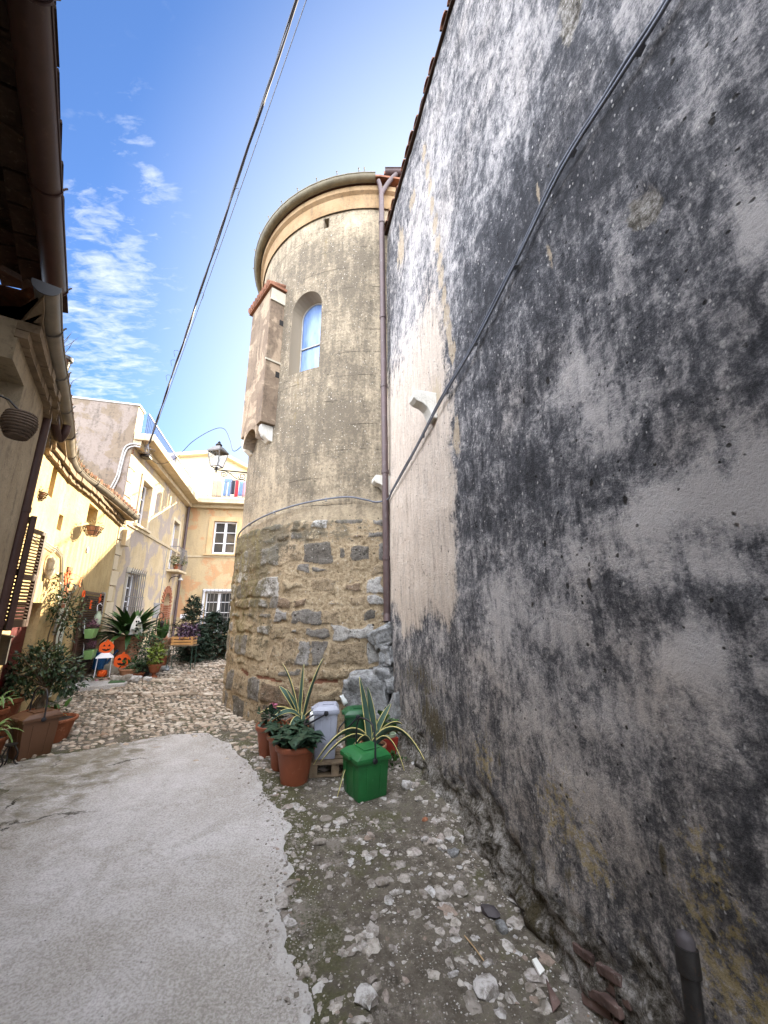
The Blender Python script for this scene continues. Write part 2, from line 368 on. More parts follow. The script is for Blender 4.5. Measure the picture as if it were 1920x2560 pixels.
def m_masonry(h):
    uv = h.coord('UV'); grime = h.attr('bare'); face = h.attr('face'); sr = h.attr('stone'); brick = h.attr('brick')
    def c_(x, k): return h.m('MULTIPLY', h.m('SUBTRACT', x, .5), k)
    n1 = h.noise(uv, 1.6, 6, .6); mid = h.noise(uv, 6, 8, .72, .3); n2 = h.noise(uv, 22, 7, .82); n3 = h.noise(uv, 70, 4, .85); st = h.noise(h.map(uv, (5, 1, 1)), 1.6, 7, .65)
    stone = h.ramp(sr, [(0., (.17, .155, .135)), (.16, (.38, .30, .2)), (.34, (.24, .225, .205)), (.5, (.48, .47, .45)), (.64, (.42, .34, .225)), (.8, (.27, .2, .14)), (.9, (.36, .35, .335))], 'CONSTANT')
    stone = h.mix(h.rng(h.m('ADD', h.m('MULTIPLY', n2, .6), h.m('MULTIPLY', mid, .4)), .46, .56, 0, .85), stone, h.mix(1., stone, (.42, .40, .38), 'MULTIPLY'))
    stone = h.mix(h.rng(n3, .54, .62, 0, .7), stone, h.mix(1., stone, (2.1, 2.05, 2.0), 'MULTIPLY'))
    mort = h.ramp(h.m('ADD', h.m('MULTIPLY', n2, .8), h.m('MULTIPLY', mid, .3)), [(.43, (.14, .105, .065)), (.51, (.33, .25, .155)), (.58, (.46, .365, .24)), (.70, (.58, .49, .36))])
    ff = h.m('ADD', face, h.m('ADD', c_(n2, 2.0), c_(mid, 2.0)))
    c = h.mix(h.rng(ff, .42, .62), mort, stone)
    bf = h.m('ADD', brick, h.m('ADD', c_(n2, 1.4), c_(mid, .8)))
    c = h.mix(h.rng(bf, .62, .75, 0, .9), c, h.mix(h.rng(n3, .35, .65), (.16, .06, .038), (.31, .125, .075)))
    dk = h.m('ADD', h.m('ADD', grime, h.m('ADD', c_(st, 1.4), c_(mid, 2.4))), h.m('ADD', c_(n2, 2.2), c_(n3, 1.2)))
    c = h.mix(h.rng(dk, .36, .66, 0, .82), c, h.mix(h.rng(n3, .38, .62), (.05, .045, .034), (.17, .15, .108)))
    gr_ = h.m('MULTIPLY', h.attr('green'), h.rng(h.m('ADD', st, c_(n2, 1.)), .42, .62)); c = h.mix(h.m('MULTIPLY', gr_, .7), c, h.mix(n3, (.13, .105, .035), (.27, .225, .085)))
    fl = h.m('MAXIMUM', spots(h, uv, 24, .14, .26, .22), spots(h, uv, 44, .15, .3, .25, (3, 3, 0))); c = h.mix(h.m('MULTIPLY', fl, .75), c, (.54, .51, .46))
    pit = h.m('MAXIMUM', spots(h, uv, 17, .12, .22, .25, (5, 5, 0)), spots(h, uv, 7, .06, .10, .2, (1, 5, 0)))
    c = h.mix(h.m('MULTIPLY', pit, .85), c, (.03, .025, .018))
    hg = h.m('SUBTRACT', h.m('ADD', h.m('ADD', h.m('MULTIPLY', n2, 1.2), h.m('MULTIPLY', n3, .5)), h.m('MULTIPLY', mid, .8)), h.m('MULTIPLY', pit, .9))
    return {'Base Color': c, 'Normal': h.bump(hg, 1., .03), 'Roughness': .95}
M_MA = mat('rubble masonry', m_masonry)

def plaster(name, a, b, dirt, amt=.5, scale=1.0, speck=.0, streak=True, patch=None, pamt=.5):
    def fn(h):
        v = h.coord('Object'); n1 = h.noise(v, 1.3 * scale, 6, .6, .2); n2 = h.noise(v, 14 * scale, 5, .7)
        st = h.noise(h.map(v, (4, 4, .7)), 1.6 * scale, 5, .6)
        c = h.mix(h.rng(n1, .35, .65), a, b)
        if patch: c = h.mix(h.rng(h.m('ADD', h.noise(h.map(v, loc=(4, 8, 2)), 1.0 * scale, 6, .6, .8), h.m('MULTIPLY', h.m('SUBTRACT', n2, .5), .15)), .51, .55, 0, pamt), c, patch)
        f = h.m('ADD', h.m('MULTIPLY', st, .6), h.m('MULTIPLY', n2, .5))
        c = h.mix(h.rng(f, .55, .75, 0, amt), c, dirt)
        if speck: c = h.mix(h.m('MULTIPLY', h.rng(h.noise(v, 26, 4, .8), .6, .68), speck), c, dirt)
        return {'Base Color': c, 'Normal': h.bump(h.m('ADD', n2, h.m('MULTIPLY', n1, 2)), .6, .015), 'Roughness': .92}
    return mat(name, fn)
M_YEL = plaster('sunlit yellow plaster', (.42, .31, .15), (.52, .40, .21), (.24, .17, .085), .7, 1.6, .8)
M_NEAR = plaster('grimy near house plaster and painted shade', (.24, .19, .125), (.33, .27, .185), (.1, .078, .055), .75, 1.4, .7)
M_FL = plaster('patchy cream plaster', (.46, .355, .21), (.53, .425, .27), (.25, .21, .16), .55, 1.3, 0, True, (.33, .285, .27), .8)
M_FW = plaster('patchy ochre plaster', (.44, .345, .21), (.5, .38, .22), (.3, .23, .15), .6, 1.3, 0, True, (.5, .27, .135), .8)
M_GRAY = plaster('rough grey brown render', (.15, .115, .085), (.21, .165, .12), (.07, .058, .047), .85, 1.3, .8, True, (.25, .21, .19), .6)
M_QUO = plaster('cream quoin plaster', (.58, .48, .33), (.62, .53, .38), (.4, .33, .23), .4, 1.5)
M_SLAB = plaster('weathered cream concrete', (.46, .37, .24), (.55, .46, .32), (.2, .16, .11), .5, 2)
M_COR = plaster('ochre cornice plaster', (.5, .34, .17), (.58, .42, .24), (.24, .17, .1), .4, 2)
M_CORT = plaster('ochre tower band', (.27, .175, .09), (.33, .23, .13), (.12, .09, .06), .7, 2, .5)
M_PEN = plaster('pale yellow plaster', (.6, .52, .33), (.66, .58, .4), (.5, .42, .28), .3)
M_STONEW = plaster('white carved stone', (.52, .5, .45), (.62, .6, .55), (.3, .28, .22), .5, 4)
M_REV = plaster('grey reveal plaster', (.36, .32, .25), (.44, .4, .32), (.25, .22, .17), .4, 2)
M_BART = plaster('brown patchy plaster', (.14, .10, .07), (.2, .15, .105), (.06, .047, .035), .85, 1.6, .7, True, (.42, .32, .22), .5)

def simple(name, col, rough=.6, metal=0., var=.25, scale=8., bump=.2, spec=.4, scratch=None):
    def fn(h):
        v = h.coord('Object'); n = h.noise(v, scale, 5, .65)
        c = h.mix(h.rng(n, .3, .7), tuple(x * (1 - var) for x in col), tuple(min(1, x * (1 + var)) for x in col))
        if scratch: c = h.mix(h.rng(h.noise(v, scale * 3.7, 4, .75), .58, .68, 0, .7), c, scratch)
        return {'Base Color': c, 'Roughness': h.rng(n, .2, .8, rough * .8, min(1, rough * 1.2)), 'Metallic': metal, 'Specular IOR Level': spec,
                'Normal': h.bump(h.noise(v, scale * 4, 3), bump, .004)}
    return mat(name, fn)
M_GUT = simple('brown painted gutter', (.11, .075, .055), .5, .3, .3, 6, .2, .4, (.2, .15, .11))
M_GUTR = simple('red brown gutter', (.05, .024, .02), .45, .1, .25, 5, .15, .35, (.075, .04, .03))
M_GUTG = simple('grey zinc gutter', (.15, .135, .115), .5, .3, .35, 5, .2, .5, (.14, .11, .08))
M_TGUT = simple('weathered green brown gutter', (.15, .13, .085), .55, .2, .3, 6, .2, .4, (.09, .06, .045))
M_PIPE = simple('brown downpipe paint', (.075, .05, .05), .5, .15, .25, 5, .2, .4, (.13, .11, .11))
M_SOFF = simple('grimy soffit clay', (.2, .15, .1), .9, 0, .35, 6, .6, .2, (.12, .085, .055))
M_IRON = simple('dark iron', (.03, .028, .027), .55, .5, .4, 15, .5, .4, (.07, .04, .025))
M_RAILB = simple('blue grey railing paint', (.06, .09, .2), .5, .1, .15)
M_RAILG = simple('grey railing paint', (.16, .15, .14), .5, .1, .2)
M_CABLE = simple('grey cable sheath', (.13, .14, .17), .5, 0, .25, 12, .2, .4, (.26, .27, .3))
M_BLACKC = simple('black cable', (.03, .028, .035), .5, 0, .2)
M_GREYP = simple('grey conduit', (.34, .33, .31), .6, 0, .2)
M_TERRA = simple('terracotta', (.23, .075, .033), .72, 0, .22, 5, .4, .3, (.36, .17, .1))
M_TERRAP = simple('matt terracotta plastic', (.215, .062, .028), .5, 0, .14, 5, .15, .35, (.27, .11, .06))
M_TERRAO = simple('old pale terracotta', (.38, .19, .11), .85, 0, .3, 4, .5, .2, (.5, .36, .27))
M_GBIN = simple('green bin plastic', (.012, .12, .03), .45, 0, .2, 5, .15, .45, (.035, .16, .06))
M_GBIN2 = simple('dark green bin plastic', (.012, .085, .03), .42, 0, .12, 4, .08, .45)
M_GRBIN = simple('blue grey bin plastic', (.32, .34, .42), .45, 0, .1, 4, .08, .45, (.25, .26, .32))
M_BRBIN = simple('brown bin plastic', (.105, .05, .026), .45, 0, .12, 4, .1, .4)
M_BLK = simple('black handle plastic', (.015, .015, .02), .45, 0, .15, 6, .05)
M_SOIL = simple('potting soil', (.03, .022, .016), .95, 0, .5, 30, 1.)
M_WOOD = simple('old pallet wood', (.2, .15, .1), .85, 0, .35, 9, .6, .2)
M_CRATE = simple('orange crate wood', (.5, .27, .1), .7, 0, .2, 9, .3)
M_BARK = simple('bark', (.1, .075, .05), .9, 0, .4, 14, 1.)
M_SHUT = simple('dark brown shutter paint', (.045, .02, .014), .45, 0, .3, 10, .3)
M_RED = simple('dark red door paint', (.085, .004, .006), .55, 0, .25, 5, .2, .25, (.12, .008, .01))
M_WHITE = simple('white painted wood', (.72, .72, .76), .45, 0, .06, 6, .1)
M_WDOOR = simple('pale green white door', (.5, .55, .5), .5, 0, .1, 4, .15)
M_ORANGE = simple('orange felt', (.82, .11, .012), .7, 0, .06, 20, .3)
M_DKCUT = simple('black paper', (.01, .008, .008), .8)
M_BLUE = simple('blue enamel', (.01, .075, .2), .35, 0, .15)
M_LGREEN = simple('pale green enamel', (.24, .42, .15), .4, 0, .1)
M_MILK = simple('pale green milk can', (.42, .5, .36), .4, 0, .1)
M_GREYB = simple('grey meter door', (.28, .28, .29), .5, .2, .1)
M_BRICK = simple('red brick', (.3, .125, .07), .9, 0, .35, 7, .8, .2, (.4, .28, .2))
M_BRICKP = simple('dusty pink brick', (.12, .08, .07), .9, 0, .5, 9, 1., .1, (.2, .18, .16))
M_TILE = simple('roof tile', (.19, .085, .05), .9, 0, .45, 7, .8, .2, (.2, .17, .13))
M_TILED = simple('dark weathered tile', (.04, .025, .018), .9, 0, .5, 7, .8, .1, (.1, .075, .05))
M_WICK = simple('dark wicker', (.09, .06, .04), .8, 0, .4, 30, .8)
M_STRAW = simple('pale wicker', (.42, .29, .15), .8, 0, .3, 30, .8)
M_SLATE = simple('slate flake', (.06, .052, .055), .7, 0, .3, 12, .5)
M_PAPER = simple('white paper', (.75, .74, .7), .8, 0, .05)
M_BAG = simple('white plastic bag', (.7, .72, .72), .4, 0, .05)
M_LIME = simple('lime plastic', (.35, .65, .12), .4, 0, .1)
M_DENIM = simple('blue denim', (.14, .22, .4), .9, 0, .2, 20, .4)
M_REDC = simple('red cloth', (.45, .03, .04), .9, 0, .2, 20, .4)
M_PINKC = simple('pink cloth', (.55, .26, .3), .9, 0, .2, 20, .4)
M_DARKC = simple('dark cloth', (.03, .03, .04), .9, 0, .2, 20, .4)
M_TANC = simple('tan reed screen', (.42, .32, .2), .9, 0, .25, 20, .4)
def m_rock(h):
    v = h.coord('Object'); r = h.island(); n = h.noise(v, 14, 6, .75); n2 = h.noise(v, 50, 4, .7)
    c = h.ramp(r, [(0, (.24, .21, .18)), (.3, (.4, .37, .34)), (.6, (.46, .42, .37)), (.85, (.54, .53, .52)), (1, (.26, .18, .13))])
    c = h.mix(h.rng(n, .44, .6, 0, .8), c, (.13, .11, .085))
    c = h.mix(h.rng(n2, .6, .7, 0, .5), c, (.6, .58, .55))
    return {'Base Color': c, 'Normal': h.bump(h.m('ADD', n, h.m('MULTIPLY', n2, .5)), 1., .012), 'Roughness': .95}
M_ROCK = mat('pale limestone', m_rock)
def m_boulder(h):
    v = h.coord('Object'); n1 = h.noise(v, 5, 5, .6); n = h.noise(v, 16, 6, .75); n2 = h.noise(v, 55, 4, .7)
    c = h.mix(h.rng(n, .35, .65), (.11, .112, .11), (.36, .365, .37))
    c = h.mix(h.rng(n2, .58, .68, 0, .6), c, (.55, .55, .54)); c = h.mix(h.rng(n1, .58, .7, 0, .6), c, (.1, .085, .05))
    return {'Base Color': c, 'Normal': h.bump(h.m('ADD', n, h.m('MULTIPLY', n2, .5)), 1., .025), 'Roughness': .95}
M_BOULD = mat('grey lichened boulder', m_boulder)
def m_cobble(h):
    r = h.island(); v = h.coord('Object'); n = h.noise(v, 22, 5, .7)
    c = h.ramp(r, [(0, (.22, .175, .13)), (.3, (.38, .31, .24)), (.6, (.48, .4, .315)), (.85, (.56, .5, .42)), (1, (.29, .2, .14))])
    c = h.mix(h.rng(n, .4, .7, 0, .6), c, (.17, .135, .095))
    return {'Base Color': c, 'Normal': h.bump(n, .8, .01), 'Roughness': .85}
M_COB = mat('cobbles', m_cobble)
def m_ground(h):
    v = h.coord('Object'); n1 = h.noise(v, 1.5, 6, .6, .3); n2 = h.noise(v, 11, 6, .75); n3 = h.noise(v, 60, 4, .75)
    c = h.mix(h.rng(n2, .32, .66), (.062, .053, .040), (.19, .165, .13))
    c = h.mix(h.rng(n3, .58, .7, 0, .8), c, (.44, .4, .36))
    mo = h.m('ADD', h.m('ADD', n1, h.m('MULTIPLY', h.attr('mossy'), .2)), h.m('MULTIPLY', h.m('SUBTRACT', n2, .5), .8))
    c = h.mix(h.rng(mo, .5, .64, 0, .8), c, h.mix(h.rng(n3, .3, .7), (.042, .046, .018), (.115, .112, .05)))
    lt = h.rng(h.m('ADD', h.noise(h.map(v, loc=(3, 1, 5)), 3.2, 6, .7), h.m('MULTIPLY', h.m('SUBTRACT', n3, .5), .4)), .55, .65, 0, .75)
    c = h.mix(lt, c, (.27, .24, .21))
    fl_ = h.m('MULTIPLY', h.rng(h.voro(v, 42), .12, .2, 1, 0), h.rng(h.noise(v, 2.6, 3), .42, .55)); c = h.mix(h.m('MULTIPLY', fl_, .8), c, (.6, .58, .55))
    hg = h.m('ADD', h.m('MULTIPLY', n2, 1.), h.m('MULTIPLY', n3, .5))
    return {'Base Color': c, 'Normal': h.bump(hg, 1., .03), 'Roughness': .95}
M_GND = mat('mossy earth and mortar', m_ground)
def m_conc(h):
    v = h.coord('Object'); n1 = h.noise(v, 1.1, 6, .6, .4); n2 = h.noise(v, 12, 6, .7); n3 = h.noise(v, 75, 4, .8)
    edge = h.attr('edge')
    c = h.mix(h.rng(n1, .38, .62), (.33, .305, .27), (.54, .52, .515))
    c = h.mix(h.rng(n2, .4, .7, 0, .45), c, (.3, .275, .245))
    c = h.mix(h.rng(h.noise(v, 3.4, 8, .75, .8), .47, .60, 0, .6), c, (.30, .275, .24))
    c = h.mix(h.rng(n3, .42, .7, 0, .6), c, (.58, .56, .54))
    c = h.mix(h.rng(n3, .54, .38, 0, .5), c, (.2, .18, .16))
    ef = h.m('ADD', edge, h.m('MULTIPLY', h.m('SUBTRACT', n2, .5), 1.2)); c = h.mix(h.rng(ef, .6, .9, 0, .6), c, (.52, .5, .48))
    st = h.rng(h.m('ADD', h.attr('moss'), h.m('ADD', h.m('MULTIPLY', h.m('SUBTRACT', h.noise(h.map(v, (1, 1.6, 1)), 4.5, 7, .7, .5), .5), 1.6), h.m('MULTIPLY', h.m('SUBTRACT', n2, .5), .5))), .48, .85, 0, .85)
    c = h.mix(st, c, h.mix(h.rng(n2, .35, .65), (.075, .066, .035), (.2, .175, .12)))
    wuv = h.mix(.35, v, h.noise(v, 2.2, 8, .7, 0, True))
    crack = h.m('MULTIPLY', h.m('MULTIPLY', h.rng(h.voro(wuv, 1.0, 'DISTANCE_TO_EDGE'), .003, .010, 1, 0), h.rng(h.attr('moss'), .15, .5, .0, 1)), h.rng(h.noise(v, 1.5, 3), .45, .55))
    c = h.mix(crack, c, (.035, .03, .022))
    pit = h.m('MULTIPLY', h.rng(h.voro(v, 15), .03, .07, 1, 0), .9); c = h.mix(pit, c, (.05, .045, .04))
    return {'Base Color': c, 'Normal': h.bump(h.m('SUBTRACT', h.m('ADD', h.m('MULTIPLY', n2, .5), h.m('MULTIPLY', n3, .6)), h.m('ADD', crack, pit)), .8, .014), 'Roughness': .9}
M_CONC = mat('worn concrete', m_conc)
def foliage(name, a, b, back=None, rough=.5, spec=.35, trans=.15):
    def fn(h):
        r = h.island(); n = h.noise(h.coord('Object'), 9, 3)
        c = h.mix(r, a, b); c = h.mix(h.rng(n, .35, .7, 0, .4), c, tuple(x * .55 for x in a))
        return {'Base Color': c, 'Roughness': rough, 'Specular IOR Level': spec}
    return mat(name, fn)
M_LF = foliage('glossy dark leaf', (.022, .045, .02), (.055, .095, .045), rough=.35)
M_LFD = foliage('conifer needle', (.008, .02, .01), (.022, .044, .02), rough=.6)
M_LFB = foliage('broad green leaf', (.02, .06, .012), (.06, .13, .03), rough=.4)
M_LFM = foliage('herb leaf', (.02, .05, .02), (.05, .1, .04))
M_LFY = foliage('lime green leaf', (.14, .2, .03), (.26, .32, .07))
M_LFH = foliage('velvety pot leaf', (.012, .032, .016), (.035, .07, .04), rough=.45)
M_LFDRY = foliage('dry weed', (.16, .14, .06), (.26, .2, .1))
M_HEATH = foliage('purple heather', (.16, .06, .1), (.3, .14, .19))
M_PURP = foliage('purple trailing leaf', (.05, .02, .05), (.16, .1, .15))
M_PINK = foliage('pink petal', (.5, .12, .25), (.6, .22, .32))
def striped(name, mid, edge):
    def fn(h):
        e = h.attr('edge'); n = h.noise(h.coord('Object'), 12, 3)
        c = h.mix(h.rng(e, .62, .7), h.mix(n, mid, tuple(x * 1.6 for x in mid)), edge)
        return {'Base Color': c, 'Roughness': .42, 'Specular IOR Level': .4}
    return mat(name, fn)
M_AGAVE = striped('variegated agave', (.04, .075, .058), (.6, .52, .2))
M_SPID = striped('variegated spider plant', (.1, .2, .05), (.6, .6, .38))
def m_glass(h):
    v = h.coord('Object'); n = h.noise(v, 2.5, 3)
    return {'Base Color': h.mix(n, (.02, .022, .025), (.05, .05, .05)), 'Roughness': .06, 'Specular IOR Level': .9, 'Normal': h.bump(h.noise(v, 1.6, 2), .12, .03)}
M_GLASS = mat('dark window glass', m_glass)
def m_bglass(h):
    v = h.coord('Object'); n = h.noise(h.map(v, (3, 3, .7)), 2.2, 5, .6)
    return {'Base Color': h.mix(h.rng(n, .3, .7), (.05, .11, .30), (.2, .3, .5)), 'Roughness': .32, 'Specular IOR Level': .6}
M_BGLASS = mat('blue leaded church glass', m_bglass)
def m_clear(h): return {'Base Color': (.9, .92, .92), 'Roughness': .05, 'Transmission Weight': 1.0, 'IOR': 1.15, 'Alpha': .45}
M_CLEAR = mat('clear lantern glass', m_clear)
M_CURT = simple('curtain cloth', (.6, .5, .33), .9, 0, .15, 9)
M_DARK = simple('dark interior', (.012, .01, .009), .95)
M_BRICKD = None
def m_brickwork(h):
    v = h.coord('UV'); b = h.N.new('ShaderNodeTexBrick'); h.put(b.inputs['Vector'], v)
    b.inputs['Scale'].default_value = 1; b.inputs['Brick Width'].default_value = .26; b.inputs['Row Height'].default_value = .07; b.inputs['Mortar Size'].default_value = .008
    b.inputs['Color1'].default_value = (.33, .16, .09, 1); b.inputs['Color2'].default_value = (.24, .12, .07, 1); b.inputs['Mortar'].default_value = (.4, .32, .23, 1)
    n = h.noise(v, 20, 5, .7); c = h.mix(h.rng(n, .5, .75, 0, .5), b.outputs['Color'], (.4, .31, .2))
    return {'Base Color': c, 'Normal': h.bump(h.m('SUBTRACT', n, b.outputs['Fac']), .6, .01), 'Roughness': .92}
M_BKW = mat('brickwork', m_brickwork)
# ------------------------------------------------------------------ the ground
def dist_poly(x, y, P):
    ins = False; best = 1e9; n = len(P)
    for i in range(n):
        ax, ay = P[i]; bx, by = P[(i + 1) % n]
        if (ay > y) != (by > y) and x < (bx - ax) * (y - ay) / (by - ay) + ax: ins = not ins
        dx, dy = bx - ax, by - ay; t = clamp(((x - ax) * dx + (y - ay) * dy) / (dx * dx + dy * dy))
        best = min(best, math.hypot(x - ax - dx * t, y - ay - dy * t))
    return best if ins else -best
def axis(fine0, fine1, st, outs0, outs1):
    n = int((fine1 - fine0) / st); return outs0 + [fine0 + (fine1 - fine0) * i / n for i in range(n + 1)] + outs1
def surf_z(x, y):
    return ground_z(x, y) + .012 * fbm(x * 1.3, y * 1.3, 3) + .009 * fbm(x * 6, y * 6, 5, 3)
PATH = [(-.30, -1), (-.30, 1.6), (-.31, 2.1), (-.47, 2.4), (-.60, 2.7), (-.58, 2.95), (-.68, 3.2), (-.72, 3.45), (-.92, 3.75), (-1.06, 3.95), (-1.22, 4.3), (-1.60, 4.75), (-1.85, 5.1), (-2.2, 5.42), (-2.65, 5.42), (-2.95, 5.2), (-3.3, 4.95), (-3.7, 4.7), (-3.95, 4.45), (-3.9, 4.2), (-3.4, 4.0), (-3.2, 3.2), (-2.9, 2.2), (-2.2, .8), (-1.8, -1)]
gx = axis(-4.2, 1.7, .035, [-150, -60, -25, -14] + [-9 + .07 * i for i in range(68)], [2.5, 6, 25, 60, 150]); gy = axis(.8, 5.8, .035, [-150, -60, -20, -6, -2, -1, -.4, 0, .4], [5.87 + .07 * i for i in range(90)] + [13, 16, 25, 60, 150])
g = MB(); nx = len(gx)
for y in gy:
    for x in gx: g.v.append(Vector((x, y, surf_z(x, y))))
g.f = [[j * nx + i, j * nx + i + 1, (j + 1) * nx + i + 1, (j + 1) * nx + i] for j in range(len(gy) - 1) for i in range(nx - 1)]
g.at = {'mossy': [(clamp(1 - abs(dist_poly(v.x, v.y, PATH)) / .3) if -5 < v.x < 2 and -1 < v.y < 7 else 0.) for v in g.v]}
g.build('ground', M_GND, smooth=180, kind='structure')
# concrete strip poured down the middle of the street: outline on the ground in metres
g = MB(); idx = {}; st = .035; ed = []; ms = []
def path_in(x, y): return dist_poly(x, y, PATH) + .05 * fbm(x * 2.2, y * 2.2, 9, 4) + .03 * fbm(x * 9, y * 9, 2, 3)
nxp = int(4.2 / st); nyp = int(6.7 / st); val = {}
for j in range(nyp + 1):
    for i in range(nxp + 1):
        x = -4.2 + i * st; y = -1 + j * st; val[i, j] = path_in(x, y)
def pv_id(i, j):
    if (i, j) not in idx:
        x = -4.2 + i * st; y = -1 + j * st; d = val[i, j]; idx[i, j] = len(g.v)
        g.v.append(Vector((x, y, surf_z(x, y) + -.035 + .051 * sstep(-.045, .03, d) + .004 * fbm(x * 9, y * 9, 1, 3))))
        ed.append(clamp(1 - d / .16)); mleft = sstep(-.2, .25, -x - 1.93 - .13 * y + .3 * fbm(x * 1.1, y * 1.1, 4)); top = sstep(3.2, 3.9, y) * sstep(-2.3, -2.7, x)
        ms.append(clamp(.2 * top + .50 * mleft))
    return idx[i, j]
for j in range(nyp):
    for i in range(nxp):
        if max(val[i, j], val[i + 1, j], val[i, j + 1], val[i + 1, j + 1]) > -.05:
            g.f.append([pv_id(i, j), pv_id(i + 1, j), pv_id(i + 1, j + 1), pv_id(i, j + 1)])
g.at = {'edge': ed, 'moss': ms}
g.build('path', M_CONC, smooth=180, kind='structure')
# cobbles of the ramp (far too many to count)
g = MB(); cr = random.Random(3)
for j in range(118):
    y0 = 4.3 + j * .068
    for i in range(78):
        x = -7.6 + i * .088 + (j % 2) * .045 + cr.uniform(-.02, .02); y = y0 + cr.uniform(-.02, .02) + .03 * math.sin(x * 1.7)
        y += .12 * (x + 2.5) * -.15
        if math.hypot(x - TC.x, y - TC.y) < TR + .02: continue
        if path_in(x, y) > .0 and cr.random() < .93: continue
        if x > -.9 or (x > -2.2 and y < 5.5 and cr.random() < .5): continue
        if x < -5.35 - .5 * (y - 7.0) and y > 6.6: continue
        if y < 4.9 and cr.random() < .55: continue
        if y < 5.6 and x < -3 and cr.random() < .25: continue
        a = cr.gauss(.05, .3); l = cr.uniform(.026, .054); M = Matrix.Rotation(a, 3, 'Z') @ Matrix.Rotation(cr.gauss(0, .13), 3, 'X') @ Matrix.Rotation(cr.gauss(0, .1), 3, 'Y')
        g.rock((x, y, surf_z(x, y) + cr.uniform(-.014, .004)), (l * cr.uniform(.7, 1.35), l * cr.uniform(.5, .8), cr.uniform(.018, .03)), cr, M, 1, .3)
g.build('cobblestones', M_COB, smooth=50, kind='stuff')
# raised stones that edge the three low steps
g = MB()
for (yy, xa, xb) in ((7.05, -4.7, -2.3), (7.85, -4.9, -2.5), (9.05, -4.2, -2.6)):
    x = xa
    while x < xb:
        l = cr.uniform(.1, .2); y = yy - .04 * x + .03 * math.sin(x * 3)
        if math.hypot(x - TC.x, y - TC.y) > TR + .05: g.rock((x, y, surf_z(x, y + .08) + .003), (l * .55, .055, .035), cr, Matrix.Rotation(cr.gauss(0, .12), 3, 'Z'), 2, .25)
        x += l
g.build('step_kerb', M_COB, smooth=50, kind='structure')
# rubble and small stones trodden into the earth on the right
g = MB(); n = 0
while n < 2600:
    x = cr.uniform(-1.6, 1.5); y = cr.uniform(1.2, 5.5)
    dw = RW.n.dot(Vector((x, y, 0)) - RW.p)
    if dw < -.02 or path_in(x, y) > .0 or math.hypot(x - TC.x, y - TC.y) < TR: continue
    if cr.random() > .55 + .6 * fbm(x * 1.4, y * 1.4, 8) + .5 * sstep(.3, 0, dw): continue
    k = .005 + .022 * cr.random() ** 3.4
    if cr.random() < .06: k = cr.uniform(.025, .042)
    g.rock((x, y, surf_z(x, y) + k * cr.uniform(-.35, .05)), (k * cr.uniform(.8, 1.6), k * cr.uniform(.7, 1.1), k * .45), cr, Matrix.Rotation(cr.uniform(0, 6.3), 3, 'Z'), 1 if k < .018 else 2, .45, 1.9); n += 1
for i in range(2600):
    q = cr.randrange(len(PATH) - 1); a_, b_ = PATH[q], PATH[q + 1]; t = cr.random(); x = a_[0] + (b_[0] - a_[0]) * t + cr.gauss(0, .08); y = a_[1] + (b_[1] - a_[1]) * t + cr.gauss(0, .08)
    if not (1.2 < y < 5.7 and -3.2 < x < .2): continue
    k = .0025 + .009 * cr.random() ** 3; g.rock((x, y, surf_z(x, y) + (.017 if path_in(x, y) > .02 else 0)), (k * 1.3, k, k * .6), cr, Matrix.Rotation(cr.uniform(0, 6), 3, 'Z'), 1, .4)
for i in range(500):
    x = cr.uniform(-4.1, -1.4); y = cr.uniform(1.8, 4.6)
    if path_in(x, y) > .0 and cr.random() < .6 and x > -2.9: continue
    if x > -1.15 - .52 * y - .25: continue
    k = .01 + .03 * cr.random() ** 2; g.rock((x, y, surf_z(x, y) + .012), (k * 1.6, k, k * .35), cr, Matrix.Rotation(cr.gauss(0, .4), 3, 'Z'), 1, .3)
g.build('gravel', M_ROCK, smooth=60, kind='stuff')

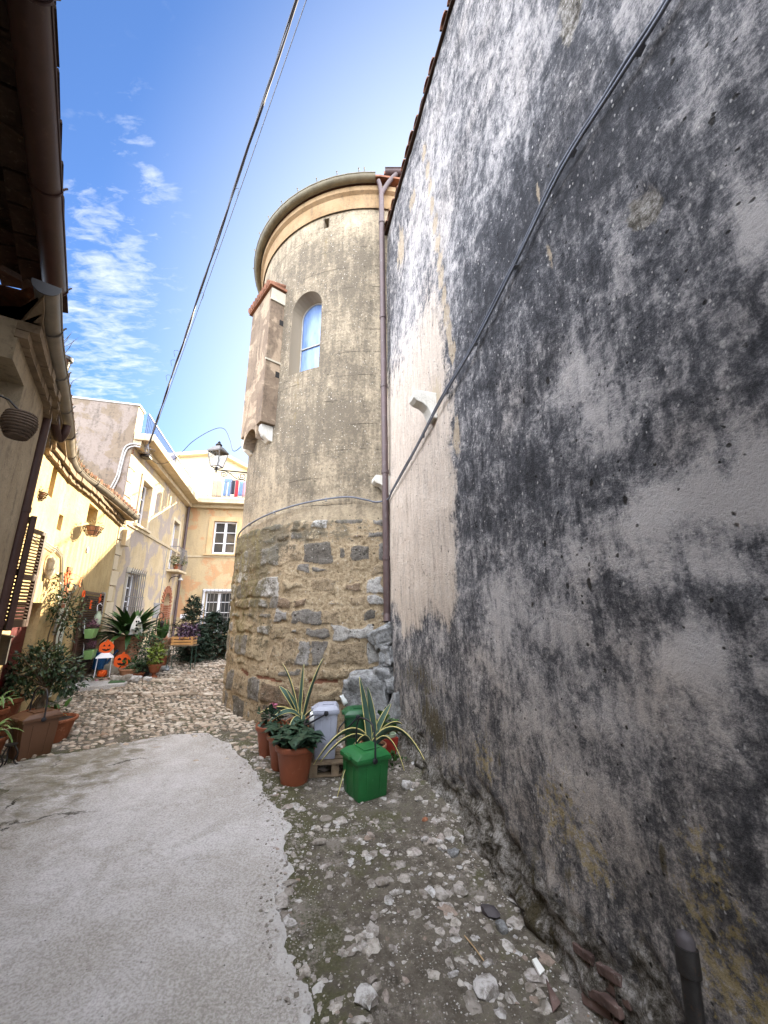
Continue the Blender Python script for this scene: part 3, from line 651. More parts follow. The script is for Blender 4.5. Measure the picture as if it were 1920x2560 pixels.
# ------------------------------------------------------------------ right hand wall (side wall of the church)
RWZ1 = 6.42
church = thing('church_side_wall', 'tall church wall with blackened, blotched and flaking render filling the right side', 'wall', (1.4, .376, -1.8))
blot = []        # centre (t,z), radii, strength : light patches (+) and soot (-)
def B(px, py, rx, ry, k):
    t, z = RW.hit(px, py); t2, _ = RW.hit(px + rx, py); t3, _ = RW.hit(px - rx, py); _, z2 = RW.hit(px, py - ry); _, z3 = RW.hit(px, py + ry)
    blot.append((t, z, abs(t3 - t2) / 2, abs(z2 - z3) / 2, k))
for a in [(1423, 958, 60, 60, .35), (1510, 1033, 80, 90, .42), (1539, 1131, 60, 30, .4), (1741, 1262, 190, 70, .6), (1640, 1310, 80, 70, .5), (1857, 1224, 110, 70, .55), (1637, 1409, 80, 60, .4), (1452, 1421, 60, 80, .42),
          (1394, 1565, 80, 60, .42), (1249, 1479, 50, 80, .4), (1238, 1594, 35, 70, .35), (1800, 1420, 90, 60, .35), (1886, 1131, 70, 70, .45), (1799, 1681, 140, 110, .35), (1886, 550, 70, 100, .6), (1585, 70, 40, 90, .35),
          (1278, 174, 90, 200, .3), (1180, 90, 60, 160, .22), (1090, 420, 40, 200, .25), (1120, 650, 30, 150, .2), (1453, 1910, 200, 120, .25), (1560, 1760, 120, 90, .25), (1540, 560, 30, 60, .3), (1725, 1640, 60, 60, .2), (1600, 980, 40, 60, .2),
          (1040, 620, 40, 220, .3), (1010, 900, 30, 150, .3), (1470, 2040, 90, 120, .15), (1330, 1690, 60, 60, .2),
          (1365, 463, 230, 180, -.3), (1249, 650, 170, 170, -.34), (1712, 500, 120, 200, -.3), (1712, 958, 150, 120, -.28), (1220, 1250, 80, 200, -.3), (1510, 1218, 70, 90, -.3), (1510, 1479, 50, 140, -.25), (1680, 1510, 180, 70, -.3),
          (1336, 1200, 90, 110, -.28), (1860, 300, 100, 150, -.25), (1790, 1985, 150, 100, -.35), (1880, 2230, 90, 130, -.3), (1380, 760, 120, 120, -.25), (1180, 1000, 60, 150, -.25), (1540, 2200, 100, 80, -.22), (1600, 820, 100, 100, -.22), (1870, 1010, 60, 60, -.3), (1890, 1330, 50, 60, -.3)]: B(*a)
och_l = [RW.hit(1060 + 6 * i, 380 + 45 * i) + (.12, .2) for i in range(12)] + [RW.hit(1085, 1000) + (.25, .35), RW.hit(1140, 1090) + (.12, .3), RW.hit(1030, 500) + (.2, .2), RW.hit(1000, 620) + (.25, .5), RW.hit(1345, 480) + (.03, .15), RW.hit(1372, 640) + (.03, .15)]
exp_l = [RW.hit(1180, 2190) + (.45, .2), RW.hit(1235, 2060) + (.24, .16), RW.hit(1500, 2420) + (.2, .16), RW.hit(1400, 2480) + (.5, .15), RW.hit(1245, 2290) + (.45, .17), RW.hit(1590, 530) + (.09, .1), RW.hit(1430, 20) + (.09, .3), RW.hit(1125, 1965) + (.3, .09), RW.hit(1640, 2460) + (.13, .12), RW.hit(1040, 1880) + (.4, .13)]
moss_l = [RW.hit(1040, 1690) + (1.1, .3, .6), RW.hit(1080, 1800) + (.5, .25, .75), RW.hit(1330, 2140) + (.1, .22, .6), RW.hit(1390, 2120) + (.1, .15, .55), RW.hit(1340, 2280) + (.3, .16, .7), RW.hit(1665, 2160) + (.045, .12, .8), RW.hit(1262, 1920) + (.1, .12, .55), RW.hit(1060, 1930) + (.4, .1, .6)]
lich_l = [RW.hit(1790, 2270) + (.14, .3), RW.hit(1850, 2420) + (.16, .2), RW.hit(1400, 2020) + (.25, .25), RW.hit(1480, 2150) + (.14, .13), RW.hit(1210, 1900) + (.2, .2)]
def gs(t, z, L):
    return max([math.exp(-((t - a[0]) / a[2]) ** 2 - ((z - a[1]) / a[3]) ** 2) * (a[4] if len(a) > 4 else 1) for a in L] + [0])
ts = axis(-.1, 3.4, .034, [-3, -2, -1.2, -.6, -.3], []) + [3.4 + .06 * i for i in range(1, 37)]
zs = axis(-2.15, -.8, .026, [], []) + axis(-.75, 6.42, .05, [], [])
g = MB(); A = {k: [] for k in ('pale', 'panel', 'moss', 'ochre', 'expo', 'lichen')}; uvs = []
for z in zs:
    for t in ts:
        wob = .12 * fbm(t * 1.3, z * .8, 1) + .06 * fbm(t * 5, z * 3, 2)
        p = .435 - .05 * sstep(2.2, 4.5, z)
        p += sum((1.05 if k > 0 else .62) * k * math.exp(-((t + wob * .5 - a) / ra) ** 2 - ((z + wob - b) / rb) ** 2) for a, b, ra, rb, k in blot if abs(t - a) < 3 * ra and abs(z - b) < 3 * rb)
        pan = sstep(2.75, 3.3, t + wob * 1.2) * sstep(-.5, .3, z + 2 * wob) * (1 - .75 * sstep(1.7, 4.4, z + wob))
        e = gs(t + wob * .6, z + wob * .6, exp_l); foot = sstep(-1.2, -1.62, z + wob * .5 - .07 * max(0, t - 1))
        e = clamp(max(e, foot * .8)); o = gs(t, z, och_l); m_ = gs(t + wob, z + wob, moss_l)
        if t > 2.2: m_ = max(m_, .40 * sstep(-.2, -.75, z))
        A['pale'].append(p); A['panel'].append(pan); A['expo'].append(e); A['ochre'].append(o * .8); A['moss'].append(m_); A['lichen'].append(clamp(gs(t, z, lich_l) + .25 * sstep(-.6, -1.3, z) * sstep(2.6, 1.2, t)))
        d = .022 * fbm(t * .9, z * .9, 4) + .007 * fbm(t * 5, z * 5, 6)
        cut_ = sstep(.42, .55, e + .3 * fbm(t * 9, z * 9, 7, 3))
        d += -.016 * cut_ + .022 * cut_ * fbm(t * 11, z * 11, 8, 4)
        d += .13 * sstep(-1.1, -1.75, z) * (.6 + .6 * fbm(t * 1.5, 1, 5)) + foot * (.05 * fbm(t * 6, z * 6, 9) + .03 * fbm(t * 15, z * 15, 9))
        d -= .012 * sstep(.45, .6, o + .2 * fbm(t * 6, z * 6, 3))
        g.v.append(RW.pt(t, z, d)); uvs.append((t, z))
nt = len(ts); nz = len(zs)
g.f = [[j * nt + i, (j + 1) * nt + i, (j + 1) * nt + i + 1, j * nt + i + 1] for j in range(nz - 1) for i in range(nt - 1)]
# back, top and end faces give the wall its thickness
k0 = len(g.v); loop = [i for i in range(nt)] + [j * nt + nt - 1 for j in range(1, nz)] + [(nz - 1) * nt + i for i in range(nt - 2, -1, -1)] + [j * nt for j in range(nz - 2, 0, -1)]
for i in loop:
    g.v.append(RW.pt(uvs[i][0], uvs[i][1], -.6)); uvs.append((uvs[i][0] + .6, uvs[i][1]))
    for k in A: A[k].append(A[k][i])
m_ = len(loop)
g.f += [[loop[i], loop[(i + 1) % m_], k0 + (i + 1) % m_, k0 + i] for i in range(m_)] + [[k0 + i for i in range(m_)]]
g.at = A
g.build('wall', M_RW, church, smooth=180, W=True, uvs=uvs)
# eave: a course of thin bricks with tiles over it
g = MB(); g.wbox(RW, -3, 5.6, 6.425, 6.46, -.55, .045); g.build('brick_course', M_TILED, church, W=True)
g = MB(); t = -3.0
while t < 5.55:
    c0, c1 = RW.pt(t + .09 + cr.uniform(-.012, .012), 6.468 + cr.uniform(-.006, .008), .045 + cr.uniform(-.02, .025)), RW.pt(t + .09, 7.1, -1.7)
    vs = []; fs = []
    for q, c in enumerate((c0, c1)):
        for k in range(7):
            a = math.pi * k / 6
            for rr in (.085, .068): vs.append(c + RW.e * (-math.cos(a) * rr) + Vector((0, 0, math.sin(a) * rr * .8)))
    for k in range(6):
        a = k * 2; fs += [[a, a + 2, a + 16, a + 14], [a + 1, a + 15, a + 17, a + 3], [a, a + 1, a + 3, a + 2]]
    g.add(vs, fs); t += .19
g.obox(RW.pt(-3, 6.465, -.02), RW.e * 8.6, RW.n * -1.6 + Vector((0, 0, .55)), Vector((0, 0, .03)))
g.build('roof_tiles', M_TILE, church, smooth=40, W=True)
# two carved stone corbels
def corbel(t, z):
    b = MB(); prof = [(0, .07), (.24, .07), (.27, .03), (.27, -.02), (.235, -.05), (.17, -.07), (.115, -.115), (.085, -.19), (.08, -.22), (0, -.22)]
    b.prism(prof, RW.pt(t - .075, z, -.03), RW.n, Vector((0, 0, 1)), RW.e * .15); b.build('corbel', M_STONEW, church, W=True, bevel=.008)
corbel(*RW.hit(1082, 1005)); corbel(*RW.hit(972, 1205))
# a patch of bare bricks and the flaked holes beside the iron post
g = MB(); t0, z0 = RW.hit(1490, 2470)
for i in range(8):
    for j in range(2):
        if cr.random() < .12: continue
        t = t0 - .26 + j * .12 + cr.uniform(-.02, .02) + .02 * i; z = z0 - .17 + i * .045 - j * .03
        M = Matrix((RW.e, RW.n, Vector((0, 0, 1)))).transposed() @ Matrix.Rotation(R(14) + cr.gauss(0, .06), 3, 'Y') @ Matrix.Rotation(cr.gauss(0, .05), 3, 'Z')
        g.box(RW.pt(t, z, .002 + .012 * (i % 3) - i * .003), (cr.uniform(.09, .15), .1, .034), M)
g.build('exposed_brick', M_BRICKP, church, W=True, bevel=.005)
# wall cables: two sagging sheaths, clipped, that run on round the tower
wc = thing('wall_cable', 'pair of thin grey cables clipped slantwise across the blackened church wall', 'cable', RW.pt(2.4, 2.0, .04))
cpts = [RW.pt(*RW.hit(px, py), .045) for px, py in [(1830, -260), (1700, 0), (1560, 215), (1420, 430), (1300, 668), (1200, 860), (1110, 1010), (1040, 1140), (985, 1235)]]
cp = catmull(cpts, 5)
MB().tube(cp, .010, 8).build('cable', M_CABLE, wc, 60, W=True)
MB().tube([p + RW.n * .004 + Vector((0, 0, .024 + .006 * math.sin(i * .9))) for i, p in enumerate(cp)], .0085, 8).build('cable', M_CABLE, wc, 60, W=True)
g = MB()
for i in (8, 14, 20, 25, 29, 33): MB().box(cp[i] + Vector((0, 0, .012)) - RW.n * .012, (.022, .04, .045)).build('clip', M_CABLE, wc, W=True)
tc = thing('tower_cable', 'grey cable curving level round the tower between plaster and bare masonry', 'cable', tw(R(-20), 1.4, TR))
ring = [cp[-1], RW.pt(5.02, 1.50, .05)] + [tw(R(a), z, 2.665) for a, z in [(3, 1.49), (0, 1.52), (-6, 1.57), (-15, 1.545), (-26, 1.49), (-40, 1.40), (-56, 1.3), (-75, 1.24)]]
MB().tube(catmull(ring, 6), .013, 8).build('cable', M_CABLE, tc, 60, W=True)
g = MB(); 
for a, z in [(-13, 1.55), (-33, 1.445), (-48, 1.35)]: MB().box(tw(R(a), z, 2.65), (.03, .04, .05)).build('clip', M_GREYP, tc, W=True)
# iron post against the foot of the wall
g = MB(); t, _ = RW.hit(1712, 2400)
pb = RW.pt(1.30, 0, .16); zt = at_z(1, 1, 1) and None
ip = thing('iron_post', 'rusty black iron pipe stub standing at the foot of the church wall', 'post', (pb.x, pb.y, -1.72))
ztop = ray(1712, 2345); kk = (RW.n.dot(RW.p) + .12) / RW.n.dot(ztop); topP = ztop * kk
q = ray(1745, 2600); k2 = (RW.n.dot(RW.p) + .15) / RW.n.dot(q); botP = q * k2; dirp = (topP - botP).normalized(); botP = topP - dirp * .75
MB().tube([botP, topP - dirp * .06], .026, 14).build('pipe', M_IRON, ip, 60, W=True)
MB().tube([topP - dirp * .09, topP - dirp * .085, topP - dirp * .02, topP - dirp * .018], [.024, .033, .033, .02], 14).build('collar', M_IRON, ip, 50, W=True)
MB().tube([topP - dirp * .022, topP, topP + dirp * .012, topP + dirp * .02], [.026, .027, .02, .004], 14).build('cap', M_SLATE, ip, 60, W=True)

# ------------------------------------------------------------------ apse tower
tower = thing('apse_tower', 'round tan plastered church apse tower on a base of rubble masonry', 'tower', (TC.x, TC.y, -1.5))
def drum(r, z0, z1, th0, th1, nth, nzz, bulge, attrs, inner=None):
    b = MB(); uvs = []; at = {k: [] for k in attrs}
    for j in range(nzz + 1):
        z = z0 + (z1 - z0) * j / nzz
        for i in range(nth + 1):
            th = th0 + (th1 - th0) * i / nth; d = bulge(th, z)
            b.v.append(tw(th, z, r + d)); uvs.append((th * r, z))
            for k, fn in attrs.items(): at[k].append(fn(th, z))
    m = nth + 1
    b.f = [[j * m + i, j * m + i + 1, (j + 1) * m + i + 1, (j + 1) * m + i] for j in range(nzz) for i in range(nth)]
    ri = r - (inner or .7); k0 = len(b.v)
    for j in (0, nzz):
        z = z0 + (z1 - z0) * j / nzz
        for i in range(nth + 1):
            th = th0 + (th1 - th0) * i / nth; b.v.append(tw(th, z, ri)); uvs.append((th * r, z))
            for k in at: at[k].append(at[k][j * m + i])
    for i in range(nth):
        b.f += [[k0 + i, k0 + i + 1, i + 1, i], [k0 + m + i + 1, k0 + m + i, nzz * m + i, nzz * m + i + 1], [k0 + i + 1, k0 + i, k0 + m + i, k0 + m + i + 1]]
    b.f += [[k0] + [j * m for j in range(nzz + 1)] + [k0 + m], [k0 + m + m - 1] + [j * m + m - 1 for j in range(nzz, -1, -1)] + [k0 + m - 1]]
    b.f = [f[::-1] for f in b.f] if False else b.f
    b.at = at; return b, uvs
TZ = 7.36
def t_bare(th, z):
    a = math.degrees(th); v = .28 * sstep(6.3, 6.9, z + .25 * fbm(th * 4, z, 2))
    v += .3 * sstep(-3.5, 1.0, a - .5 * z) * sstep(7.2, 6., z) * .6 * sstep(-5, -1, a)
    v += .32 * math.exp(-((a + 14) / 6) ** 2 - ((z - 2.0) / .35) ** 2) + .25 * math.exp(-((a + 40) / 10) ** 2 - ((z - 1.9) / .5) ** 2)
    v += .35 * sstep(1.75, 1.4, z + .12 * fbm(th * 5, z)) - .05
    v += .16 * math.exp(-((a + 12) / 5) ** 2 - ((z - 4.6) / .7) ** 2) - .14 * math.exp(-((a + 12) / 9) ** 2 - ((z - 2.9) / .6) ** 2) - .12 * math.exp(-((a + 9) / 7) ** 2 - ((z - 5.9) / .5) ** 2)
    v -= .1 * sstep(-20, -34, a) * sstep(1.9, 2.4, z) * 0
    return v
def t_lich(th, z):
    a = math.degrees(th)
    return .40 * math.exp(-((a + 28) / 3.5) ** 2) * sstep(3.95, 3.7, z) * sstep(2.2, 3.0, z) + .42 * math.exp(-((a + 18) / 1.6) ** 2) * sstep(6.7, 6.5, z) * sstep(5.3, 5.7, z) + .3 * math.exp(-((a + 50) / 8) ** 2) * sstep(2.8, 1.4, z) + .22 * math.exp(-((a + 1) / 2) ** 2) * sstep(4, 5, z) * sstep(6.6, 5.5, z)
b, uvs = drum(2.585, 1.18, TZ, R(-130), R(14), 110, 90, lambda th, z: .006 * fbm(th * 6, z * 2.4, 2), {'bare': t_bare, 'lichen': t_lich})
tw_wall = b.build('wall', M_TU, tower, smooth=40, W=True, uvs=uvs)
# the two openings: the arched window and the putlog hole
WTH = R(-25.5)                      # azimuth of the window on the drum
wo_ = tw(WTH, 0, 0); rad = Vector((math.sin(WTH), -math.cos(WTH), 0)); tan = Vector((math.cos(WTH), math.sin(WTH), 0))
def arch_poly(w_, z0, zs_, n=12): return [(-w_ / 2, z0), (w_ / 2, z0)] + [(w_ / 2 * math.cos(math.pi * k / n), zs_ + w_ / 2 * math.sin(math.pi * k / n)) for k in range(n + 1)]
WZ0, WZS, WW = 3.84, 5.12, .68
cb = MB(); outer = arch_poly(WW, WZ0, WZS); inn = arch_poly(WW * .74, WZ0 + .05, WZS)
vo = [wo_ + tan * x + Vector((0, 0, z)) + rad * 2.9 for x, z in arch_poly(WW * 1.1, WZ0 - .02, WZS)]; vi = [wo_ + tan * x + Vector((0, 0, z)) + rad * 2.2 for x, z in inn]; n_ = len(vo)
cb.add(vo + vi, [list(range(n_)), list(range(n_, 2 * n_))[::-1]] + [[i, n_ + i, n_ + (i + 1) % n_, (i + 1) % n_] for i in range(n_)])
cut(tw_wall, cb)
h_th = R(-18.1); hr = Vector((math.sin(h_th), -math.cos(h_th), 0)); ht = Vector((math.cos(h_th), math.sin(h_th), 0))
cut(tw_wall, MB().obox(tw(h_th, 6.73, 2.35) - ht * .05, ht * .10, Vector((0, 0, .22)), hr * .4))
win = MB().prism(arch_poly(WW * .8, WZ0 + .02, WZS), wo_ + rad * 2.30, tan, Vector((0, 0, 1)), rad * .02).build('window', M_BGLASS, tower, W=True)
g = MB(); wx = WW * .39
pts = [wo_ + rad * 2.33 + tan * x + Vector((0, 0, z)) for x, z in arch_poly(WW * .77, WZ0 + .06, WZS)]
g.tube(pts + [pts[0]], .014, 6); g.tube([wo_ + rad * 2.335 + tan * -wx + Vector((0, 0, 4.5)), wo_ + rad * 2.335 + tan * wx + Vector((0, 0, 4.5))], .013, 6)
g.build('frame', M_GREYP, win, 60, W=True)
MB().prism([(x * .93, z) for x, z in arch_poly(WW * .84, WZ0 - .02, WZS)], wo_ + rad * 2.2, tan, Vector((0, 0, 1)), rad * .06).build('backing', M_DARK, win, W=True)
# plain raised band beneath the gutter
prof = [(2.60, 7.02), (2.615, 7.0), (2.625, 7.03), (2.625, 7.30), (2.68, 7.34), (2.68, 7.44)]
b = MB(); na = 64
for (r, z) in prof:
    for i in range(na + 1): b.v.append(tw(R(-128 + 138 * i / na), z, r))
b.f = [[j * (na + 1) + i, j * (na + 1) + i + 1, (j + 1) * (na + 1) + i + 1, (j + 1) * (na + 1) + i] for j in range(len(prof) - 1) for i in range(na)]
b.build('cornice', M_CORT, tower, smooth=40, W=True)
# gutter: half round, with its hooks
b = MB(); ga = [R(-128 + 130 * i / 26) for i in range(27)]; P_ = []
for a in ga:
    for k in range(9):
        q = math.pi * k / 8; P_.append(tw(a, 7.53 - math.sin(q) * .085, 2.755 - math.cos(q) * .08))
b.v = P_; b.f = [[i * 9 + k, (i + 1) * 9 + k, (i + 1) * 9 + k + 1, i * 9 + k + 1] for i in range(26) for k in range(8)]
lip = [tw(a, 7.53, 2.835) for a in ga]; b.tube(lip, .012, 6)
gut = b.build('gutter', M_TGUT, tower, smooth=60, W=True)
g = MB()
for a in [-4, -12, -20, -28.5, -37, -46, -55, -64, -74, -84, -2]:
    p = tw(R(a), 7.53, 2.84); rr = (tw(R(a), 0, 1) - TC).normalized(); g = MB(); g.tube([p - rr * .02, p + Vector((0, 0, .02)), p + rr * .02 + Vector((0, 0, .06))], .008, 5); g.rock(p + rr * .02 + Vector((0, 0, .065)), (.014,) * 3, cr, None, 1, 0); g.build('gutter_hook', M_TGUT, gut, 60, W=True)
# low conical tiled roof
b = MB(); b.lathe([(2.78, 7.52), (2.78, 7.56), (.05, 8.5), (.01, 8.5)], 48, (TC.x, TC.y, 0)); b.build('roof', M_TILE, tower, W=True, smooth=30)
# masonry base
def m_dirt(th, z):  # dirt mask, heaviest towards the top and left of the masonry
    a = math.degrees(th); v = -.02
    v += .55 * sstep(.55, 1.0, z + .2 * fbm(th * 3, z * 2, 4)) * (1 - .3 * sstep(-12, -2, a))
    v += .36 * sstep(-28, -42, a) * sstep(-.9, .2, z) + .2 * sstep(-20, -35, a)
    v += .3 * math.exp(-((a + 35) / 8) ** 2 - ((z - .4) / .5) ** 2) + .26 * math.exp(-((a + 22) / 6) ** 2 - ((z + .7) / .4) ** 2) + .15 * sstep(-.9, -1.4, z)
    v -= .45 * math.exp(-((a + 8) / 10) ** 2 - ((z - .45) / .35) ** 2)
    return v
sg = random.Random(21); ZC = [-2.1]; thin = []
while ZC[-1] < 1.5:
    t_ = sg.random() < .3 and ZC[-1] > -1.2; thin.append(t_); ZC.append(ZC[-1] + (sg.uniform(.04, .06) if t_ else sg.choice((.16, .2, .24, .28, .33))))
CUTS = []; CR = []
for k in range(len(ZC)):
    u = -7.; c = []
    while u < 1.2: c.append(u); u += sg.uniform(.16, .3) if sg.random() < .5 else sg.uniform(.28, .58)
    CUTS.append(c); CR.append([(sg.random(), sg.random()) for _ in c])
import bisect
def stone_at(th, z):
    u = th * 2.6; zz = z + .05 * fbm(u * .9, z * .8, 1, 2) + .035 * fbm(u * 4, z * 4, 2, 3); u2 = u + .07 * fbm(u * 1.7, z * 1.7, 3, 2) + .04 * fbm(u * 5, z * 5, 4, 3)
    k = max(0, min(bisect.bisect(ZC, zz) - 1, len(ZC) - 2)); j = max(0, bisect.bisect(CUTS[k], u2) - 1)
    b1 = CUTS[k][j + 1] if j + 1 < len(CUTS[k]) else 9
    d = min(u2 - CUTS[k][j], b1 - u2, zz - ZC[k], ZC[k + 1] - zz); r, q = CR[k][j]
    cov = -.015 + .095 * q ** 1.4 + .05 * fbm(u * 2.5, z * 2.5, 6, 4)
    return (0. if thin[k] else sstep(0, .035, d - cov)), r, (1. if thin[k] and q > .35 else 0.), q
SC = {}
def st_(th, z):
    key = (round(th, 5), round(z, 4))
    if key not in SC: SC[key] = stone_at(th, z)
    return SC[key]
def m_bulge(th, z):
    top = sstep(1.22, 1.30, z + .06 * fbm(th * 6, 0, 3) + .03 * fbm(th * 20, 0, 3)); f, r, bk, q = st_(th, z)
    return .03 * fbm(th * 4, z * 1.6, 2) * (1 - top) + .010 * fbm(th * 22, z * 9, 5) + .045 + f * (.006 + .022 * r) * (1 - top) - .012 * bk - .105 * top
def m_green(th, z): return sstep(-27, -48, math.degrees(th)) * sstep(-1.3, .0, z)
b, uvs = drum(2.585, -2.0, 1.34, R(-112), R(14), 330, 208, m_bulge, {'bare': m_dirt, 'face': lambda a, z: st_(a, z)[0], 'stone': lambda a, z: st_(a, z)[1], 'brick': lambda a, z: st_(a, z)[2], 'green': m_green})
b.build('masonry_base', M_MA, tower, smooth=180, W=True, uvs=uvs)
# bartizan hung on the left of the drum: side cheek, broad face, tile coping, corbels
r0 = Vector((-.628, -.779, 0)); pin = Vector((-1.87, 5.97, 0)); pc = pin + r0 * .26
fd = Vector((-.64, .77, 0)).normalized(); fin = Vector((-fd.y, fd.x, 0))
if fin.dot(TC - pc) < 0: fin = -fin
_, zt = 0, at_y(684, 716, pc.y).z; zb = at_y(656, 1052, pc.y).z
bw = .92
MB().obox(pc + Vector((0, 0, zb)), fd * bw, fin * .9, Vector((0, 0, zt - zb))).build('bartizan', M_BART, tower, W=True, bevel=.012)
bart = tower.children[-1]
g = MB(); e_ = .05
g.obox(pc - fd * e_ - fin * e_ + Vector((0, 0, zt + .002)), fd * (bw + 2 * e_), fin * .85, Vector((0, 0, .05)))
for i in range(9): g.tube([pc + fd * (.05 + i * .11) - fin * .07 + Vector((0, 0, zt + .075)), pc + fd * (.05 + i * .11) + fin * .7 + Vector((0, 0, zt + .28))], .055, 8)
g.build('tile_coping', M_TILE, bart, W=True, smooth=40)
g = MB(); sn = -fd
for z, d in ((zt - .28, .02), (zt - 1.52, .02)): MB().obox(pc + sn * .0015 + Vector((0, 0, z)) - fin * .012, sn * d, fin * .36, Vector((0, 0, .035))).build('string_moulding', M_REV, bart, W=True)
g.obox(pc + sn * .0 + Vector((0, 0, zt - .25)) - fin * .0, sn * .018, fin * .34, Vector((0, 0, .22)))
g.build('corner_stone', M_REV, bart, W=True)
g = MB()
for z in (zt - .72, zt - 1.78): MB().obox(pc + sn * .004 + fin * .19 + Vector((0, 0, z)), fd * .1, fin * .10, Vector((0, 0, .11))).build('drain_hole', M_DARK, bart, W=True)
prof = [(0, 0), (.27, 0), (.27, -.10), (.22, -.2), (.12, -.27), (0, -.3)]
for k in (.0, .74): MB().prism(prof, pin + r0 * -.06 + fd * (k) * 1.0 + Vector((0, 0, zb)) + (r0 * .0), -fin, Vector((0, 0, 1)), fd * .17).build('corbel', M_STONEW, bart, W=True, bevel=.015)
# arch spanning between the corbels
ap = [(.17 + .285 - .285 * math.cos(math.pi * k / 12), -.24 + .25 * math.sin(math.pi * k / 12)) for k in range(13)]
poly = [(.17, -.24)] + ap[1:-1] + [(.74, -.24), (.74, .01), (.17, .01)]
MB().prism(poly, pc + Vector((0, 0, zb - .005)) + fin * .003, fd, Vector((0, 0, 1)), fin * .2).build('arch', M_BART, bart, W=True)
# straight length of the church beyond the drum, with its own gutter
b = MB().obox((-.0, 5.42, 1.0), (2.4, 0, 0), (0, 1.0, 0), (0, 0, 6.55)); b.build('chancel_wall', M_CORT, tower, W=True)
b = MB(); b.v = [Vector((x, 5.30 - math.cos(math.pi * k / 8) * .085, 7.74 - math.sin(math.pi * k / 8) * .085)) for x in (.02, 1.6) for k in range(9)]
b.f = [[k, 9 + k, 10 + k, k + 1] for k in range(8)] + [list(range(9))]
b.tube([(.02, 5.215, 7.74), (1.6, 5.215, 7.74)], .012, 6); b.build('gutter', M_PIPE, tower, smooth=60, W=True)
MB().obox((.0, 5.3, 7.72), (2.4, 0, 0), (0, 2.4, .6), (0, 0, .06)).build('chancel_roof', M_TILE, tower, W=True)
# rainwater pipe in the corner
dp = thing('downpipe', 'long brown rainwater pipe with forked head in the corner of tower and wall', 'downpipe', (.0, 5.25, -.1))
px_ = lambda z: Vector((-.045 + .012 * (7 - z) , 5.255 , z))
MB().tube([px_(7.08), px_(6.0), px_(4), px_(2), px_(.6), px_(-.10)], .047, 14).build('pipe', M_PIPE, dp, 60, W=True)
for z in (6.5, 4.55, 3.3, 1.9, .65): MB().tube([px_(z), px_(z + .05)], .056, 14).build('pipe_joint', M_PIPE, dp, 60, W=True)
for e in ((-.10, 5.24, 7.46), (.22, 5.27, 7.66)):
    MB().tube(catmull([px_(7.06), px_(7.16), Vector(e) * .5 + px_(7.3) * .5 + Vector((0, 0, -.02)), Vector(e)], 4), .04, 12).build('branch', M_PIPE, dp, 60, W=True)
MB().tube([px_(-.06), px_(-.16) + Vector((0, -.03, 0))], [.047, .05], 14).build('shoe', M_PIPE, dp, 60, W=True)
# ------------------------------------------------------------------ houses
def slab(W, t0, t1, z0, z1, o0, o1): return MB().wbox(W, t0, t1, z0, z1, o0, o1)
def chain_off(P, off):
    P = [Vector((p[0], p[1], 0)) for p in P]; out = []
    for i, p in enumerate(P):
        a = (P[i] - P[i - 1]).normalized() if i else None; b = (P[i + 1] - P[i]).normalized() if i < len(P) - 1 else None
        d = (a + b).normalized() if a and b else (a or b); n = Vector((d.y, -d.x, 0))
        k = 1 / max(.6, n.dot(Vector(((a or b).y, -(a or b).x, 0)))); out.append(p + n * off * k)
    return out
def sweep_band(P, o0, o1, z0, z1, b=None):
    """solid band following a wall chain between two offsets and two heights"""
    b = b or MB(); A_, B_ = chain_off(P, o0), chain_off(P, o1); n = len(A_); Z0, Z1 = Vector((0, 0, z0)), Vector((0, 0, z1))
    vs = [p + Z0 for p in A_] + [p + Z0 for p in B_] + [p + Z1 for p in B_] + [p + Z1 for p in A_]; fs = []
    for i in range(n - 1):
        for q in range(4):
            a, c = q * n, ((q + 1) % 4) * n; fs.append([a + i, c + i, c + i + 1, a + i + 1])
    fs += [[0, 3 * n, 2 * n, n], [n - 1, 2 * n - 1, 3 * n - 1, 4 * n - 1]]
    return b.add(vs, fs)
def gutter(P, z, r, m, name, parent, hooks, smoothk=5, end=None):
    P = catmull([Vector((p[0], p[1], z)) for p in P], smoothk); b = MB(); n = len(P); k_ = 10
    for i, p in enumerate(P):
        t = (P[min(i + 1, n - 1)] - P[max(i - 1, 0)]); x = Vector((t.y, -t.x, 0)).normalized()
        for rr in (r, r * .93):
            for k in range(k_ + 1):
                q = math.pi * k / k_; b.v.append(p + x * math.cos(q) * rr - Vector((0, 0, math.sin(q) * rr)))
    m2 = 2 * (k_ + 1)
    for i in range(n - 1):
        for k in range(k_):
            a = i * m2 + k; b.f.append([a, a + 1, a + m2 + 1, a + m2]); c = a + k_ + 1; b.f.append([c, c + m2, c + m2 + 1, c + 1])
    for i in (0, n - 1): b.f.append([i * m2 + k for k in range(k_ + 1)])
    side = [p + Vector(((P[min(i + 1, n - 1)] - P[max(i - 1, 0)]).y, -(P[min(i + 1, n - 1)] - P[max(i - 1, 0)]).x, 0)).normalized() * r for i, p in enumerate(P)]
    b.tube(side, .009, 6)
    o = b.build(name, m, parent, smooth=50, W=True)
    acc = 0; nxt = hooks * .5
    for i in range(1, n):
        acc += (P[i] - P[i - 1]).length
        if acc > nxt:
            nxt += hooks; t = (P[i] - P[i - 1]); x = Vector((t.y, -t.x, 0)).normalized(); h = MB()
            h.tube([P[i] + x * math.cos(math.pi * k / 8) * r * 1.06 - Vector((0, 0, math.sin(math.pi * k / 8) * r * 1.06)) for k in range(9)], .007, 5)
            h.tube([P[i] + x * r * .98, P[i] + x * (r * 1.15) + Vector((0, 0, .03)), P[i] + x * (r * 1.3) + Vector((0, 0, .045))], .007, 5)
            h.build('gutter_hook', m, o, 60, W=True)
    return o
